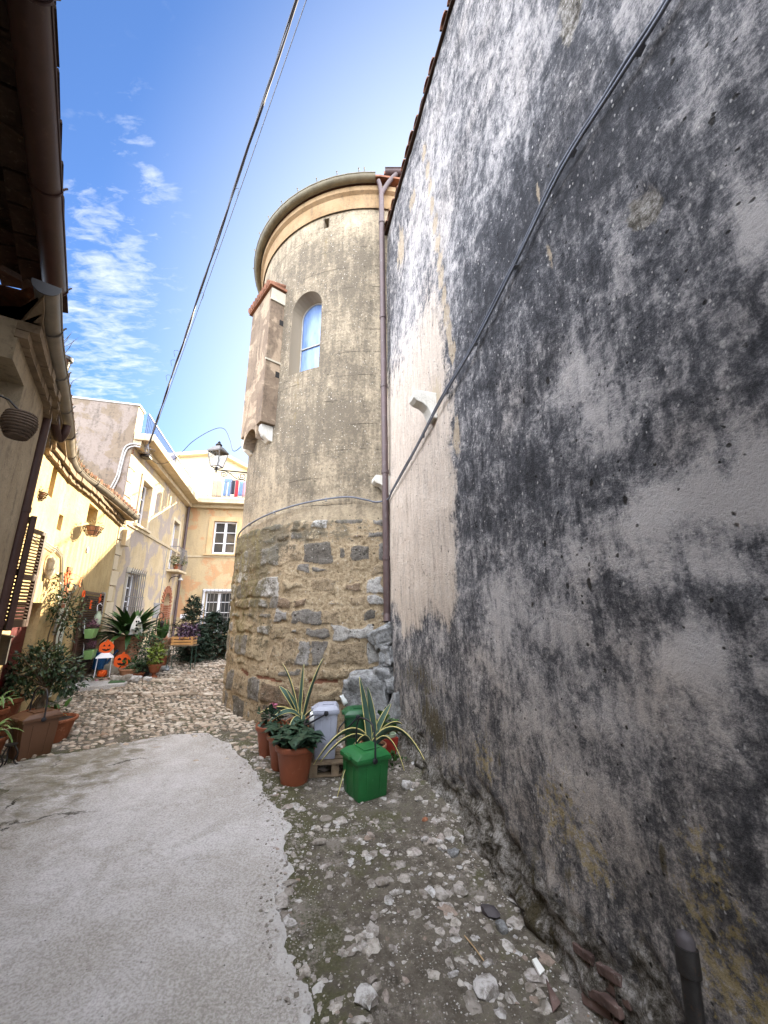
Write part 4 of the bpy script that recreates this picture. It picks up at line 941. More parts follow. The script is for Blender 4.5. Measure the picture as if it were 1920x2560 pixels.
def window2(W, t0, t1, z0, z1, out, parent, m=M_WHITE, rows=3, name='window', deep=.05, curtain=True):
    """two-leaf casement: frame, glass, glazing bars"""
    fr = MB(); w_ = .055
    for a, b_ in ((t0, t0 + w_), (t1 - w_, t1)): fr.wbox(W, a, b_, z0, z1, out, out + deep)
    for a, b_ in ((z0, z0 + w_ * 1.4), (z1 - w_, z1)): fr.wbox(W, t0 + w_, t1 - w_, a, b_, out, out + deep)
    mid = (t0 + t1) / 2; fr.wbox(W, mid - w_ * .9, mid + w_ * .9, z0 + w_ * 1.4, z1 - w_, out - .004, out + deep + .012)
    f = fr.build(name, m, parent, W=True, bevel=.006)
    for r in range(1, rows):
        z = z0 + (z1 - z0) * r / rows
        for a, b_ in ((t0 + w_, mid - w_ * .9), (mid + w_ * .9, t1 - w_)): MB().wbox(W, a, b_, z - .014, z + .014, out + .008, out + deep - .008).build('glazing_bar', m, f, W=True)
    slab(W, t0 + w_ * .5, t1 - w_ * .5, z0 + .02, z1 - .02, out + .012, out + .02).build('pane', M_GLASS, f, W=True)
    if curtain:
        c = MB(); 
        for k in range(10): c.tube([W.pt(t1 - .12 - k * .02 * (1 + .0 * k), z1 - .1, out - .05), W.pt(t1 - .1 - k * .012, z0 + .1, out - .05)], .012, 6)
    return f
def grille(W, t0, t1, z0, z1, out, parent, n=7, rails=(.3, .55), spikes=True):
    b = MB()
    for k in range(n):
        t = t0 + (t1 - t0) * k / (n - 1)
        b.tube([W.pt(t, z0, out), W.pt(t, z1, out)] + ([W.pt(t, z1 + .09, out + .02)] if spikes else []), [.011, .011] + ([.005] if spikes else []), 6)
    for r in rails:
        z = z0 + (z1 - z0) * r; b.wbox(W, t0 - .12, t1 + .12, z - .012, z + .012, out - .012, out + .012)
    b.wbox(W, t0 - .03, t1 + .03, z1 - .03, z1 - .005, out - .014, out + .014)
    for t in (t0, t1): b.wbox(W, t - .015, t + .015, z0, z0 + .02, 0, out); b.wbox(W, t - .015, t + .015, z1 - .06, z1 - .04, 0, out)
    return b.build('window_grille', M_RAILG, parent, 50, W=True)

# --- near house on the left: only its tall eave shows
near = thing('near_house', 'dark eave house at the left edge with red brown gutter overhead', 'house', (-2.4, 1.4, -1.7))
NP = [(1.58, -3.7), (.05, -1.73), (-1.47, .25), (-3.36, 2.70)]
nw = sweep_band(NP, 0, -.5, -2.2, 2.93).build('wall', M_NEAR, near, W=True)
b = MB(); P = catmull([Vector((p[0], p[1], 0)) for p in NP], 1)
NW = Wall(NP[1], NP[3]); L = NW.L
b.obox(NW.pt(-2, 2.90, .42), NW.e * (L + 2 + .36), NW.n * -1.6 + Vector((0, 0, .42)), Vector((0, 0, .05)))
b.build('roof', M_TILED, near, W=True)
g = MB(); t = -2.0
while t < L + .3:
    if t > L * .1 or True: g.obox(NW.pt(t, 2.77, .42), NW.e * .09, NW.n * -.6 + Vector((0, 0, .157)), Vector((0, 0, .12)))
    t += .47
g.build('rafter', M_TILED, near, W=True)
g = MB(); t = -2.0; q = 0
while t < L + .15:        # clay boards between the rafters, uneven
    for o in (.0, .17, .34): g.box(NW.pt(t + .14, 2.902 - .01 * cr.random() - .0 + (.34 - o) * .0 + (.55 - o) * .26 - .02 - .12, o + .08), (.26, .155, .03), Matrix.Rotation(math.atan2(NW.e.y, NW.e.x) + cr.gauss(0, .03), 3, 'Z') @ Matrix.Rotation(-.25 + cr.gauss(0, .03), 3, 'X'))
    t += .28
g.build('eave_board', M_TILED, near, W=True, bevel=.004)
ge = at_z(168, 728, 2.8); gs_ = at_z(128, 0, 2.8)
gd_ = (ge - gs_).normalized()
xo = Vector((gd_.y, -gd_.x, 0))
gutter([gs_ - gd_ * 2.2 - xo * .085, gs_ - xo * .085, ge - xo * .085], 2.8, .085, M_GUTR, 'gutter', near, .85, 4)
g = MB(); t = -2.0
while t < L + .25:
    g.tube([NW.pt(t + .1, 2.95, .44), NW.pt(t + .1, 3.3, -.8)], .075, 10); t += .19
g.build('roof_tiles', M_TILED, near, W=True, smooth=50)

# --- long yellow house that curves along the left
yel = thing('yellow_house', 'low sunlit yellow house curving along the left with a long gutter', 'house', (-4.6, 4.6, -1.6))
YP = [Vector((p[0], p[1], 0)) for p in CH]
ysm = [p for p in YP]
ysm = [Vector((p.x, p.y, 0)) for p in ysm]
ymid = S[1].pt(.42, 0); ymid.z = 0
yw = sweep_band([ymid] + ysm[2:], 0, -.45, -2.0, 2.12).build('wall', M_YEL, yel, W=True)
yw0 = sweep_band(ysm[:2] + [S[1].pt(.418, 0)], 0, -.45, -2.0, 2.12).build('wall', M_NEAR, yel, W=True); yw0['label'] = 'grimy stretch of wall before the downpipe with shade painted into its plaster'  # near house plaster reused here: its darker tone paints in the shade
# the eave: brick corbel, clay soffit and roof
ge_pts = [at_z(px, py, 2.2) for px, py in [(124, 712), (150, 860), (170, 991), (181, 1076), (189, 1153), (216, 1192), (270, 1230), (347, 1296)]]
for k_, (o1, z0, z1) in enumerate(((.055, 1.97, 2.035), (.105, 2.04, 2.115))):      # two stepped courses of old bricks
    b = MB()
    for W_ in S:
        t = -.02
        while t < W_.L:
            l = cr.uniform(.11, .15); b.wbox(W_, t, t + l - .006, z0 + cr.uniform(-.006, .006), z1, -.02, o1 + cr.uniform(-.008, .012)); t += l
    b.build('brick_course', M_SOFF, yel, W=True)
cp_ = catmull([(p.x, p.y, 0) for p in ge_pts], 4)
b = MB(); inn_ = []
for p in cp_:      # nearest point of the wall line
    best = min(((p - (a + (c - a) * clamp((p - a).dot(c - a) / (c - a).length_squared))).length, a + (c - a) * clamp((p - a).dot(c - a) / (c - a).length_squared)) for a, c in zip(ysm, ysm[1:]))[1] if False else None
    d0 = 9e9
    for a, c in zip(ysm, ysm[1:]):
        q = a + (c - a) * clamp((p - a).dot(c - a) / (c - a).length_squared)
        if (p - q).length < d0: d0 = (p - q).length; best = q
    inn_.append(best + (best - p).normalized() * .9)
n = len(cp_)
outp = [p + (q - p).normalized() * .07 for p, q in zip(cp_, inn_)]
for z0, z1, nm, mm in ((2.121, 2.165, 'soffit', M_SOFF), (2.166, 2.26, 'roof', M_TILE)):
    b = MB(); rise = .30
    vs = [p + Vector((0, 0, z0)) for p in outp] + [q + Vector((0, 0, z0 + (rise if nm == 'roof' else .0))) for q in inn_] + [q + Vector((0, 0, z1 + (rise if nm == 'roof' else 0))) for q in inn_] + [p + Vector((0, 0, z1)) for p in outp]
    for i in range(n - 1):
        for q in range(4): a, c = q * n, ((q + 1) % 4) * n; b.f.append([a + i, a + i + 1, c + i + 1, c + i])
    b.f += [[0, n, 2 * n, 3 * n], [n - 1, 4 * n - 1, 3 * n - 1, 2 * n - 1]]; b.v = vs
    b.build(nm, mm, yel, W=True)
b = MB()       # roof tiles: rows of half-round caps
for i in range(6, n - 1):
    seg = (cp_[i + 1] - cp_[i]).length; k = max(1, int(seg / .19))
    for j in range(k):
        p = outp[i].lerp(outp[i + 1], j / k); q = inn_[i].lerp(inn_[i + 1], j / k)
        b.tube([p + (p - q).normalized() * .06 + Vector((0, 0, 2.27)), q + Vector((0, 0, 2.57))], .07, 8)
b.build('roof_tiles', M_TILE, yel, W=True, smooth=50)
gutter([p + (p - q).normalized() * -.06 for p, q in zip([Vector((a.x, a.y, 0)) for a in ge_pts], [inn_[i * 4] for i in range(len(ge_pts))])], 2.225, .075, M_GUTG, 'gutter', yel, .8, 5)
g0, g1 = [p + (p - q).normalized() * -.06 for p, q in zip([Vector((a.x, a.y, 0)) for a in ge_pts[:2]], [inn_[0], inn_[4]])]; gx_ = (g1 - g0).normalized(); gs2 = Vector((gx_.y, -gx_.x, 0))
MB().prism([(.082 * math.cos(math.pi * k / 12), -.082 * math.sin(math.pi * k / 12)) for k in range(13)] + [(-.082, .012), (.082, .012)], Vector((g0.x, g0.y, 2.225)) - gx_ * .012, gs2, Vector((0, 0, 1)), gx_ * .008).build('gutter_end', M_BLK, yel, W=True)
# dark downpipe with its swan neck
dpl = MB(); C = S[0].pt(S[0].L, 0, 0)
def pipe_pt(px, py): t, z = S[1].hit(px, py, .13); return S[1].pt(t, z, .13)
a0 = pipe_pt(118, 1040); a1 = pipe_pt(4, 1510); ax = Vector((-3.625, 3.75, 0))
gp = at_z(166, 1072, 2.08); gp.z = 2.12
dpl.tube(catmull([gp, gp + Vector((-.01, 0, -.10)), gp + Vector((-.06, -.02, -.17)), Vector((ax.x, ax.y, 1.93)) + (gp - ax) * .12, Vector((ax.x, ax.y, 1.84))], 6), .042, 12)
dpl.tube([Vector((ax.x, ax.y, z)) for z in (2.06, 1.0, 0, -1.6)], .048, 14)
for z in (.95, -.15): dpl.tube([Vector((ax.x, ax.y, z)), Vector((ax.x, ax.y, z + .05))], .055, 14)
dpl.build('downpipe', M_GUTR, yel, 60, W=True)
# openings of the yellow house
FG = S[4]; DE = S[2]; EF = S[2]; GG = S[3]
def niche(W, t0, t1, z0, z1, d=.16): cut(yw0 if W is S[0] else yw, MB().wbox(W, t0, t1, z0, z1, -d, .25))
def tpx(W, px, py, out=0.): return W.hit(px, py, out)[0]
def zpx(W, px, py, out=0.): return W.hit(px, py, out)[1]
def hole(W, pa, pb, y, ya, yb, d, m=None):
    t0, t1 = tpx(W, pa, y), tpx(W, pb, y); z1, z0 = zpx(W, (pa + pb) / 2, ya), zpx(W, (pa + pb) / 2, yb); niche(W, t0, t1, z0, z1, d)
    if m: slab(W, t0 - .01, t1 + .01, z0 - .01, z1 + .01, -d - .04, -d - .003).build('window', m, yel, W=True)
hole(FG, 218, 243, 1290, 1262, 1315, .16, M_GLASS); hole(GG, 143, 156, 1305, 1285, 1327, .12); hole(GG, 104, 124, 1195, 1150, 1245, .2, M_GLASS)
hole(S[0], 8, 60, 965, 905, 1035, .28, M_DARK)
# red door
a_, b_ = tpx(EF, 22, 1600), tpx(EF, 86, 1600); zt_ = zpx(EF, 60, 1505); niche(EF, a_, b_, -1.6, zt_, .2); d = slab(EF, a_ + .01, b_ - .01, -1.45, zt_ - .01, -.16, -.11).build('door', M_RED, yel, W=True, bevel=.006)
b = MB()
for z in (-.45, -1.0): b.wbox(EF, a_ + .1, b_ - .1, z, z + .42, -.111, -.098)
b.build('door_panel', M_RED, d, W=True, bevel=.01)
# white door and brown louvred door further on
a_, b_ = tpx(GG, 136, 1600), tpx(GG, 166, 1600); niche(GG, a_, b_, -1.5, .3, .2); MB().wbox(GG, a_ + .01, b_ - .01, -1.4, .29, -.10, -.05).build('white_door', M_WDOOR, yel, W=True, bevel=.008)
def louvre(W, t0, t1, z0, z1, o0, parent, name='shutter', n=30, w_=.05, th=.045, m=M_SHUT):
    f = MB()
    for a, b_ in ((t0, t0 + w_), (t1 - w_, t1)): f.wbox(W, a, b_, z0, z1, o0, o0 + th)
    for a, b_ in ((z0, z0 + w_ * 1.6), (z1 - w_, z1), ((z0 + z1) / 2 - .03, (z0 + z1) / 2 + .03)): f.wbox(W, t0 + w_, t1 - w_, a, b_, o0 + .002, o0 + th - .002)
    f = f.build(name, m, parent, W=True, bevel=.003); s_ = MB(); za, zb = z0 + w_ * 1.6, z1 - w_
    for k in range(n):
        z = za + (zb - za) * (k + .15) / n
        s_.obox(W.pt(t0 + w_ - .002, z, o0 + .004), W.e * (t1 - t0 - 2 * w_ + .004), W.n * .036 + Vector((0, 0, -(zb - za) / n * .55)), Vector((0, 0, .008)))
    s_.build('slats', m, f, W=True); return f
tb0, _ = FG.hit(196, 1560, .05); tb1, _ = FG.hit(246, 1560, .05)
louvre(FG, tb0, tb1, -1.28, .33, .03, yel, 'louvred_door', 34)
slab(FG, tb1 + .02, tb1 + .22, -.35, .36, .002, .05).build('meter_cupboard', M_GREYB, yel, W=True, bevel=.005)
# window shutters by the downpipe, folded out from the wall
def swung(W, t, ang, w_, z0, z1):
    d = W.e * math.cos(ang) + W.n * math.sin(ang); return Wall(W.pt(t, 0, .03), W.pt(t, 0, .03) + d)
D1 = S[1]
for (t, ang) in ((.74, R(163)), (1.22, R(24))):
    W2 = swung(D1, t, ang, .34, 0, 0); louvre(W2, 0, .34, -.20, .92, 0, yel, 'window_shutter', 26)
niche(D1, .74, 1.2, -.2, .9, .2); slab(D1, .73, 1.21, -.21, .91, -.25, -.203).build('window', M_DARK, yel, W=True)
# round plate, conduits, relief plaque
def disc(W, t, z, r, o0, o1, seg=20): return MB().prism([(r * math.cos(2 * math.pi * k / seg), r * math.sin(2 * math.pi * k / seg)) for k in range(seg)], W.pt(t, z, o0), W.e, Vector((0, 0, 1)), W.n * (o1 - o0))
disc(FG, tpx(FG, 217, 1375), zpx(FG, 217, 1375), .062, 0, .02).build('round_plate', M_STONEW, yel, W=True, bevel=.006)
b = MB()
for k in range(3):
    b.tube([EF.pt(tpx(EF, 62, 1318), zpx(EF, 62, 1318) - .035 * k, .02), EF.pt(EF.L - .02, zpx(EF, 84, 1345) - .035 * k, .02), GG.pt(.05, zpx(GG, 90, 1350) - .03 * k, .02), GG.pt(tpx(GG, 152, 1385) + .03 * k, zpx(GG, 152, 1385) - .03 * k, .02), GG.pt(tpx(GG, 150, 1480) + .03 * k, zpx(GG, 150, 1480), .02), GG.pt(tpx(GG, 150, 1480) + .03 * k, -.4, .02)], .007, 6)
b.build('conduit', M_GREYP, yel, 50, W=True)
t_, z_ = GG.hit(113, 1412)
pl = disc(GG, t_, z_, .15, 0, .05, 24).build('plaque', M_COR, yel, W=True, bevel=.012)
b = MB(); rr = random.Random(5)
b.rock(GG.pt(t_, z_ + .0, .06), (.07, .05, .10), rr, None, 2, .3); b.rock(GG.pt(t_ + .02, z_ - .12, .06), (.06, .05, .09), rr, None, 2, .35); b.rock(GG.pt(t_ - .02, z_ + .07, .08), (.035, .035, .045), rr, None, 2, .3)
b.build('relief', M_REV, pl, 60, W=True)
b = MB()     # bare brick jamb
jb = tpx(GG, 158, 1470)
for k in range(9): b.wbox(GG, jb + .02 * (k % 2), jb + .2 - .015 * ((k + 1) % 2), .02 + k * .075, .085 + k * .075, -.01, .012 + .004 * (k % 3))
b.build('brick_jamb', M_BRICK, yel, W=True)
# chimney pot behind the gutter
cz = at_y(163, 905, 6.2); cb_ = MB(); cb_.lathe([(.07, -2.0), (.07, .0), (.11, .03), (.11, .09), (.05, .12)], 16, cz); cb_.build('chimney_pot', M_IRON, yel, 50, W=True)
# tufts of dry weed rooted in the gutter
b = MB()
for i in range(520):
    k = cr.uniform(.42, .97); j = int(k * (n - 1)); p = cp_[j].lerp(cp_[min(j + 1, n - 1)], cr.random()); h_ = cr.uniform(.04, .15)
    b.leaf(Vector((p.x, p.y, 2.24)) + Vector((cr.uniform(-.05, .02), cr.uniform(-.05, .05), 0)), (cr.gauss(0, .3), cr.gauss(0, .3), 1), (cr.gauss(0, 1), cr.gauss(0, 1), .1), h_, .008, .3, 2)
o = b.build('weeds', M_LFDRY, yel, W=True); o['kind'] = 'stuff'
b = MB()
for i in range(16):
    p = cp_[int(n * .16)].lerp(cp_[int(n * .3)], cr.random()); b.leaf(Vector((p.x, p.y, 2.24)), (cr.gauss(.2, .25), cr.gauss(0, .25), 1), (cr.gauss(0, 1), cr.gauss(0, 1), .1), cr.uniform(.1, .25), .006, .2, 2)
b.build('weeds', M_LFDRY, yel, W=True)['kind'] = 'stuff'

# --- big L-shaped house at the end of the street
big = thing('stuccoed_house', 'two storey cream and ochre house closing the street, terrace on top', 'house', (-8.2, 15.6, -1.0))
ZT = 4.25
flw = slab(FL, .002, 6.62, -2, ZT, -.4, 0).build('wall', M_FL, big, W=True)
fww = slab(FW, .0, 15, -2, ZT, -.4, 0).build('wall', M_FW, big, W=True)
GW = Wall((-6.5 - 4 * .965, 9.2 - 4 * .263), (-6.5, 9.2))
slab(GW, 0, 3.996, -1.5, 5.22, -.4, .012).build('side_wall', M_GRAY, big, W=True)
slab(GW, -.05, 4.03, 5.222, 5.27, -.45, .03).build('coping', M_GREYP, big, W=True)
slab(FL, .002, .42, ZT + .24, 5.2, -.43, .001).build('parapet', M_QUO, big, W=True)
# terrace slab, thick edge over a deep cornice
outer_ = [FL.pt(-.06, 0, .5), FL.pt(6.62 - .5, 0, .5) + Vector((.0, 0, 0)), FW.pt(7.5, 0, .5)]
xi = FL.pt(6.05, 0, .5)
poly3 = [FL.pt(-.06, 0, .5), xi, FW.pt(15, 0, .42), FW.pt(15, 0, -.8), FL.pt(7.4, 0, -.8), FL.pt(.02, 0, -.8), FL.pt(.02, 0, .03), FL.pt(-.06, 0, .03)]
def poly_slab(P, z0, z1):
    return MB().prism([(p.x, p.y) for p in P], (0, 0, z0), (1, 0, 0), (0, 1, 0), (0, 0, z1 - z0))
poly_slab(poly3, ZT + .002, ZT + .19).build('terrace_slab', M_SLAB, big, W=True, bevel=.015)
poly4 = [FL.pt(0.0, 0, .2), FL.pt(6.40, 0, .2), FW.pt(15, 0, .2), FW.pt(15, 0, .003), FL.pt(6.6, 0, .003), FL.pt(0, 0, .003)]
poly_slab(poly4, ZT - .14, ZT).build('cornice', M_SLAB, big, W=True, bevel=.01)
def opening(wobj, W, t0, t1, z0, z1, d=.22): cut(wobj, MB().wbox(W, t0, t1, z0, z1, -d, .3))
def surround(W, t0, t1, z0, z1, w_, o1, m, sill=True):
    b = MB()
    b.wbox(W, t0 - w_, t0, z0, z1 + w_, .001, o1); b.wbox(W, t1, t1 + w_, z0, z1 + w_, .001, o1); b.wbox(W, t0, t1, z1, z1 + w_, .001, o1)
    b.build('window_surround', m, big, W=True, bevel=.006)
    if sill: slab(W, t0 - w_ - .08, t1 + w_ + .08, z0 - .07, z0 - .002, .001, .10).build('sill', m, big, W=True, bevel=.008)
opening(flw, FL, 1.12, 1.98, 2.25, 3.55); surround(FL, 1.12, 1.98, 2.25, 3.55, .13, .03, M_QUO); window2(FL, 1.13, 1.97, 2.26, 3.54, -.2, big, rows=3)
opening(flw, FL, 4.85, 5.75, 1.42, 3.2); surround(FL, 4.85, 5.75, 1.42, 3.2, .12, .025, M_QUO, False); window2(FL, 4.86, 5.74, 1.43, 3.19, -.2, big, rows=4)
opening(flw, FL, 1.12, 2.05, -.55, .95); window2(FL, 1.13, 2.04, -.54, .94, -.2, big, rows=4); surround(FL, 1.12, 2.05, -.55, .95, .13, .02, M_REV, False); grille(FL, 1.0, 2.15, -.6, .98, .13, big, 8, (.42, .58))
opening(fww, FW, 1.12, 2.05, 2.2, 3.58); surround(FW, 1.12, 2.05, 2.2, 3.58, .2, .03, M_COR); window2(FW, 1.13, 2.04, 2.21, 3.57, -.16, big, rows=3)
opening(fww, FW, 1.08, 2.12, -.95, .68); surround(FW, 1.08, 2.12, -.95, .68, .1, .02, M_WHITE, False); window2(FW, 1.09, 2.11, -.94, .67, -.16, big, rows=4); grille(FW, 1.02, 2.2, -.95, .72, .12, big, 9, (.38, .22))
MB().wbox(FW, 1.66, 2.0, -.9, .6, -.24, -.19).build('curtain', M_CURT, big, W=True)
b = MB(); b.wbox(FL, .01, 6.6, 2.10, 2.19, .001, .04); b.build('string_course', M_SLAB, big, W=True, bevel=.01)
slab(FW, .03, 7.4, 2.05, 2.12, .001, .03).build('string_course', M_SLAB, big, W=True, bevel=.008)
for z in [-1.3 + .37 * k for k in range(14)]:
    w_ = .42 if int(round((z + 1.3) / .37)) % 2 else .27
    slab(FL, .004, w_, z, z + .345, .001, .035).build('quoin', M_QUO, big, W=True, bevel=.01)
# arched brick doorway, its lamp and the balcony over it
ac, aw, az0, azs = 5.28, .88, -1.6, .14
cut(flw, MB().prism([(x, z) for x, z in arch_poly(aw, az0, azs)], FL.pt(ac, 0, -.38), FL.e, Vector((0, 0, 1)), FL.n * .7))
b = MB(); poly = arch_poly(aw, az0, azs, 14); rin = aw / 2; vs = []
for k in range(15):
    a = math.pi * k / 14; b.obox(FL.pt(ac + (rin - .0) * math.cos(a) - .03 * math.sin(a), azs + rin * math.sin(a) + .03 * math.cos(a), .001), FL.e * (.24 * math.cos(a)) + Vector((0, 0, .24 * math.sin(a))), FL.e * (.07 * math.sin(a)) + Vector((0, 0, -.07 * math.cos(a))), FL.n * (.035 + .004 * (k % 3)))
for s_ in (-1, 1):
    for k in range(20): b.wbox(FL, ac + s_ * rin if s_ > 0 else ac - rin - (.2 + .05 * (k % 2)), ac + rin + .2 + .05 * (k % 2) if s_ > 0 else ac - rin, azs - .085 * (k + 1), azs - .085 * k - .012, .001, .03 + .004 * (k % 3))
b.build('brick_arch', M_BRICK, big, W=True)
bw_ = MB(); uv_ = []
bk = slab(FL, ac - rin - .1, ac + rin + .1, az0, azs + rin + .1, -.399, -.30); bk.build('porch_back', M_BRICK, big, W=True)
b = MB()
for k in range(22): b.wbox(FL, ac + rin - .02 - .006 * (k % 2), ac + rin - .001, azs - .075 * (k + 1), azs - .075 * k - .01, -.3, -.002)
b.build('brick_jamb', M_BRICK, big, W=True)
b = MB(); p0 = FL.pt(ac, azs + rin + .36, 0); b.tube(catmull([p0, p0 + FL.n * .05 + Vector((0, 0, .16)), p0 + FL.n * .22 + Vector((0, 0, .24)), p0 + FL.n * .38 + Vector((0, 0, .16))], 5), .014, 6)
lp = b.build('porch_lamp', M_IRON, big, 50, W=True)
MB().lathe([(.02, .03), (.05, 0), (.09, -.06), (.085, -.07), (.02, -.06)], 14, p0 + FL.n * .38 + Vector((0, 0, .16))).build('lamp_shade', M_GREYP, lp, 50, W=True)
slab(FL, 4.68, 6.0, 1.30, 1.38, .001, .40).build('balcony', M_SLAB, big, W=True, bevel=.01)
b = MB()
for k in range(9): b.tube([FL.pt(4.75 + .145 * k, 1.38, .36), FL.pt(4.75 + .145 * k, 1.75, .42), FL.pt(4.75 + .145 * k, 2.2, .33)], .009, 5)
b.tube([FL.pt(4.72, 2.2, .0), FL.pt(4.72, 2.2, .33), FL.pt(5.95, 2.2, .33), FL.pt(5.95, 2.2, .0)], .013, 6); b.build('balcony_railing', M_RAILG, big, 50, W=True)
MB().tube([FL.pt(6.40, z, .10) for z in (4.1, 2, -1.6)], .055, 12).build('downpipe', M_PIPE, big, 60, W=True)
slab(FL, 3.85, 4.45, -.28, .20, .001, .03).build('meter_door', M_GREYB, big, W=True, bevel=.006)
t_, z_ = FL.hit(305, 1345); slab(FL, t_ - .13, t_ + .13, z_ - .2, z_ + .2, .001, .14).build('meter_box', M_QUO, big, W=True, bevel=.01)
slab(FW, .25, .50, -.36, -.20, .001, .04).build('socket_box', M_WHITE, big, W=True, bevel=.006)
MB().tube([FL.pt(4.42, 2.1, .015), FL.pt(4.36, .0, .015), FL.pt(4.40, -.6, .015)], .012, 5).build('conduit', M_GREYP, big, 50, W=True)
MB().tube([FL.pt(.06, 4.0, .02), FL.pt(.10, 2.0, .02), FL.pt(.06, -1.2, .02)], .01, 5).build('conduit', M_BRICK, big, 50, W=True)
b = MB()
for k, (dx, dz) in enumerate(((0, 0), (.05, -.05))):
    ct = [GW.hit(px + 4 * k, py + 6 * k, .03) for px, py in [(347, 1112), (330, 1110), (312, 1120), (300, 1160), (292, 1190), (274, 1225)]]
    b.tube(catmull([GW.pt(t, z, .03) for t, z in ct], 5), .022, 8)
b.build('conduit', M_GREYP, big, 50, W=True)
# terrace railings
def railing(P0, P1, z0, h_, nb, m, parent, r=.012):
    b = MB(); Z = Vector((0, 0, 1))
    for zz_ in (z0 + .07, z0 + h_): b.bar(P0 + Z * zz_, P1 + Z * zz_, .035, .02)
    for k in range(nb + 1): p = P0.lerp(P1, k / nb); b.tube([p + Z * z0, p + Z * (z0 + h_)], r, 5)
    return b.build('railing', m, parent, 50, W=True)
z0 = ZT + .19
railing(FL.pt(.45, 0, .10), FL.pt(3.6, 0, .10), z0, .80, 26, M_RAILB, big)
railing(FL.pt(3.6, 0, .10), xi - FL.n * .35 - FL.e * .15, z0, .80, 16, M_RAILG, big)
railing(xi - FL.n * .35 - FL.e * .1, FW.pt(7.5, 0, .32), z0, 1.1, 42, M_RAILG, big)
slab(FL, 4.1, 4.45, z0 + .1, z0 + .7, .12, .16).build('railing_panel', M_GREYB, big, W=True)
# pale yellow roof-top storey set back behind the terrace
pen = thing('rooftop_house', 'pale yellow rooftop storey with overhanging flat eave behind the terrace railing', 'house', (-9, 19, z0))
PW = Wall((-9.9, 17.5), (-7.8, 17.2)); PR = Wall((-7.8, 17.2), (-6.9, 19.6))
b = MB(); pp = [Vector((-11.2, 17.7, 0)), Vector((-7.95, 17.2, 0)), Vector((-6.5, 21.5, 0)), Vector((-11, 22, 0))]
poly_slab(pp, 3.9, 7.15).build('wall', M_PEN, pen, W=True)
cc = sum(pp, Vector()) / 4
poly_slab([p + (p - cc).normalized() * .35 for p in pp], 7.152, 7.32).build('eave', M_PEN, pen, W=True, bevel=.02)
# ------------------------------------------------------------------ things standing in the street
GZ = lambda x, y: surf_z(x, y)
def pot_parts(parent, R_, H, m, soil=True, name='pot', foot=False, z0=0):
    b = MB(); 
    if foot: b.lathe([(R_ * .6, z0), (R_ * .6, z0 + H * .08), (R_ * .3, z0 + H * .18), (R_ * .3, z0 + H * .3), (R_ * .7, z0 + H * .42), (R_ * .98, z0 + H * .82), (R_ * 1.06, z0 + H * .84), (R_ * 1.08, z0 + H), (R_ * .95, z0 + H), (R_ * .9, z0 + H * .85)], 28)
    else: b.lathe([(R_ * .66, z0), (R_ * .68, z0 + H * .01), (R_ * .82, z0 + H * .45), (R_ * .93, z0 + H * .82), (R_ * .935, z0 + H * .83), (R_ * 1.04, z0 + H * .86), (R_ * 1.06, z0 + H * .90), (R_ * 1.05, z0 + H * .98), (R_, z0 + H), (R_ * .93, z0 + H * .985), (R_ * .9, z0 + H * .9), (R_ * .89, z0 + H * .86)], 36)
    p = b.build(name, m, parent, 35)
    if soil:
        s = MB(); s.lathe([(R_ * .9, z0 + H * .84), (R_ * .9, z0 + H * .88), (R_ * .5, z0 + H * .92), (.005, z0 + H * .93)], 18); s.build('soil', M_SOIL, parent, 60)
    return p
def bush(n, c, rad, L, W, g, droop=.25, shell=.5, up=.3, b=None, fold=.25, nn=2, flat=0.):
    """cloud of leaves: more of them towards the outside, uneven lobes"""
    b = b or MB(); c = Vector(c); o = Vector((g.uniform(-9, 9),) * 3)
    while n > 0:
        d = Vector((g.gauss(0, 1), g.gauss(0, 1), g.gauss(0, 1))).normalized()
        lob = 1 + .45 * mnoise.noise(d * 1.9 + o); r = g.random() ** (1 - shell) * lob
        if r < .25: continue
        if mnoise.noise(Vector((d.x * r, d.y * r, d.z * r)) * 3.2 + o * 2) < -.22: n -= .3; continue
        p = c + Vector((d.x * rad[0] * r, d.y * rad[1] * r, d.z * rad[2] * r))
        q = (d + Vector((g.gauss(0, .5), g.gauss(0, .5), g.gauss(0, .5) + up))).normalized()
        s = g.uniform(.65, 1.25); b.leaf(p, q, Vector((g.gauss(0, .5), g.gauss(0, .5), 1)), L * s, W * s, droop, nn, fold); n -= 1
    return b
def twigs(c, base, rad, n, g, r=.008, b=None):
    b = b or MB(); c, base = Vector(c), Vector(base)
    for i in range(n):
        d = Vector((g.gauss(0, 1), g.gauss(0, 1), g.gauss(.3, .8))).normalized(); e = c + Vector((d.x * rad[0], d.y * rad[1], d.z * rad[2])) * g.uniform(.5, .95)
        m_ = base.lerp(e, .45) + Vector((g.gauss(0, .04), g.gauss(0, .04), .05)); b.tube([base, m_, e], [r, r * .7, r * .3], 5)
    return b
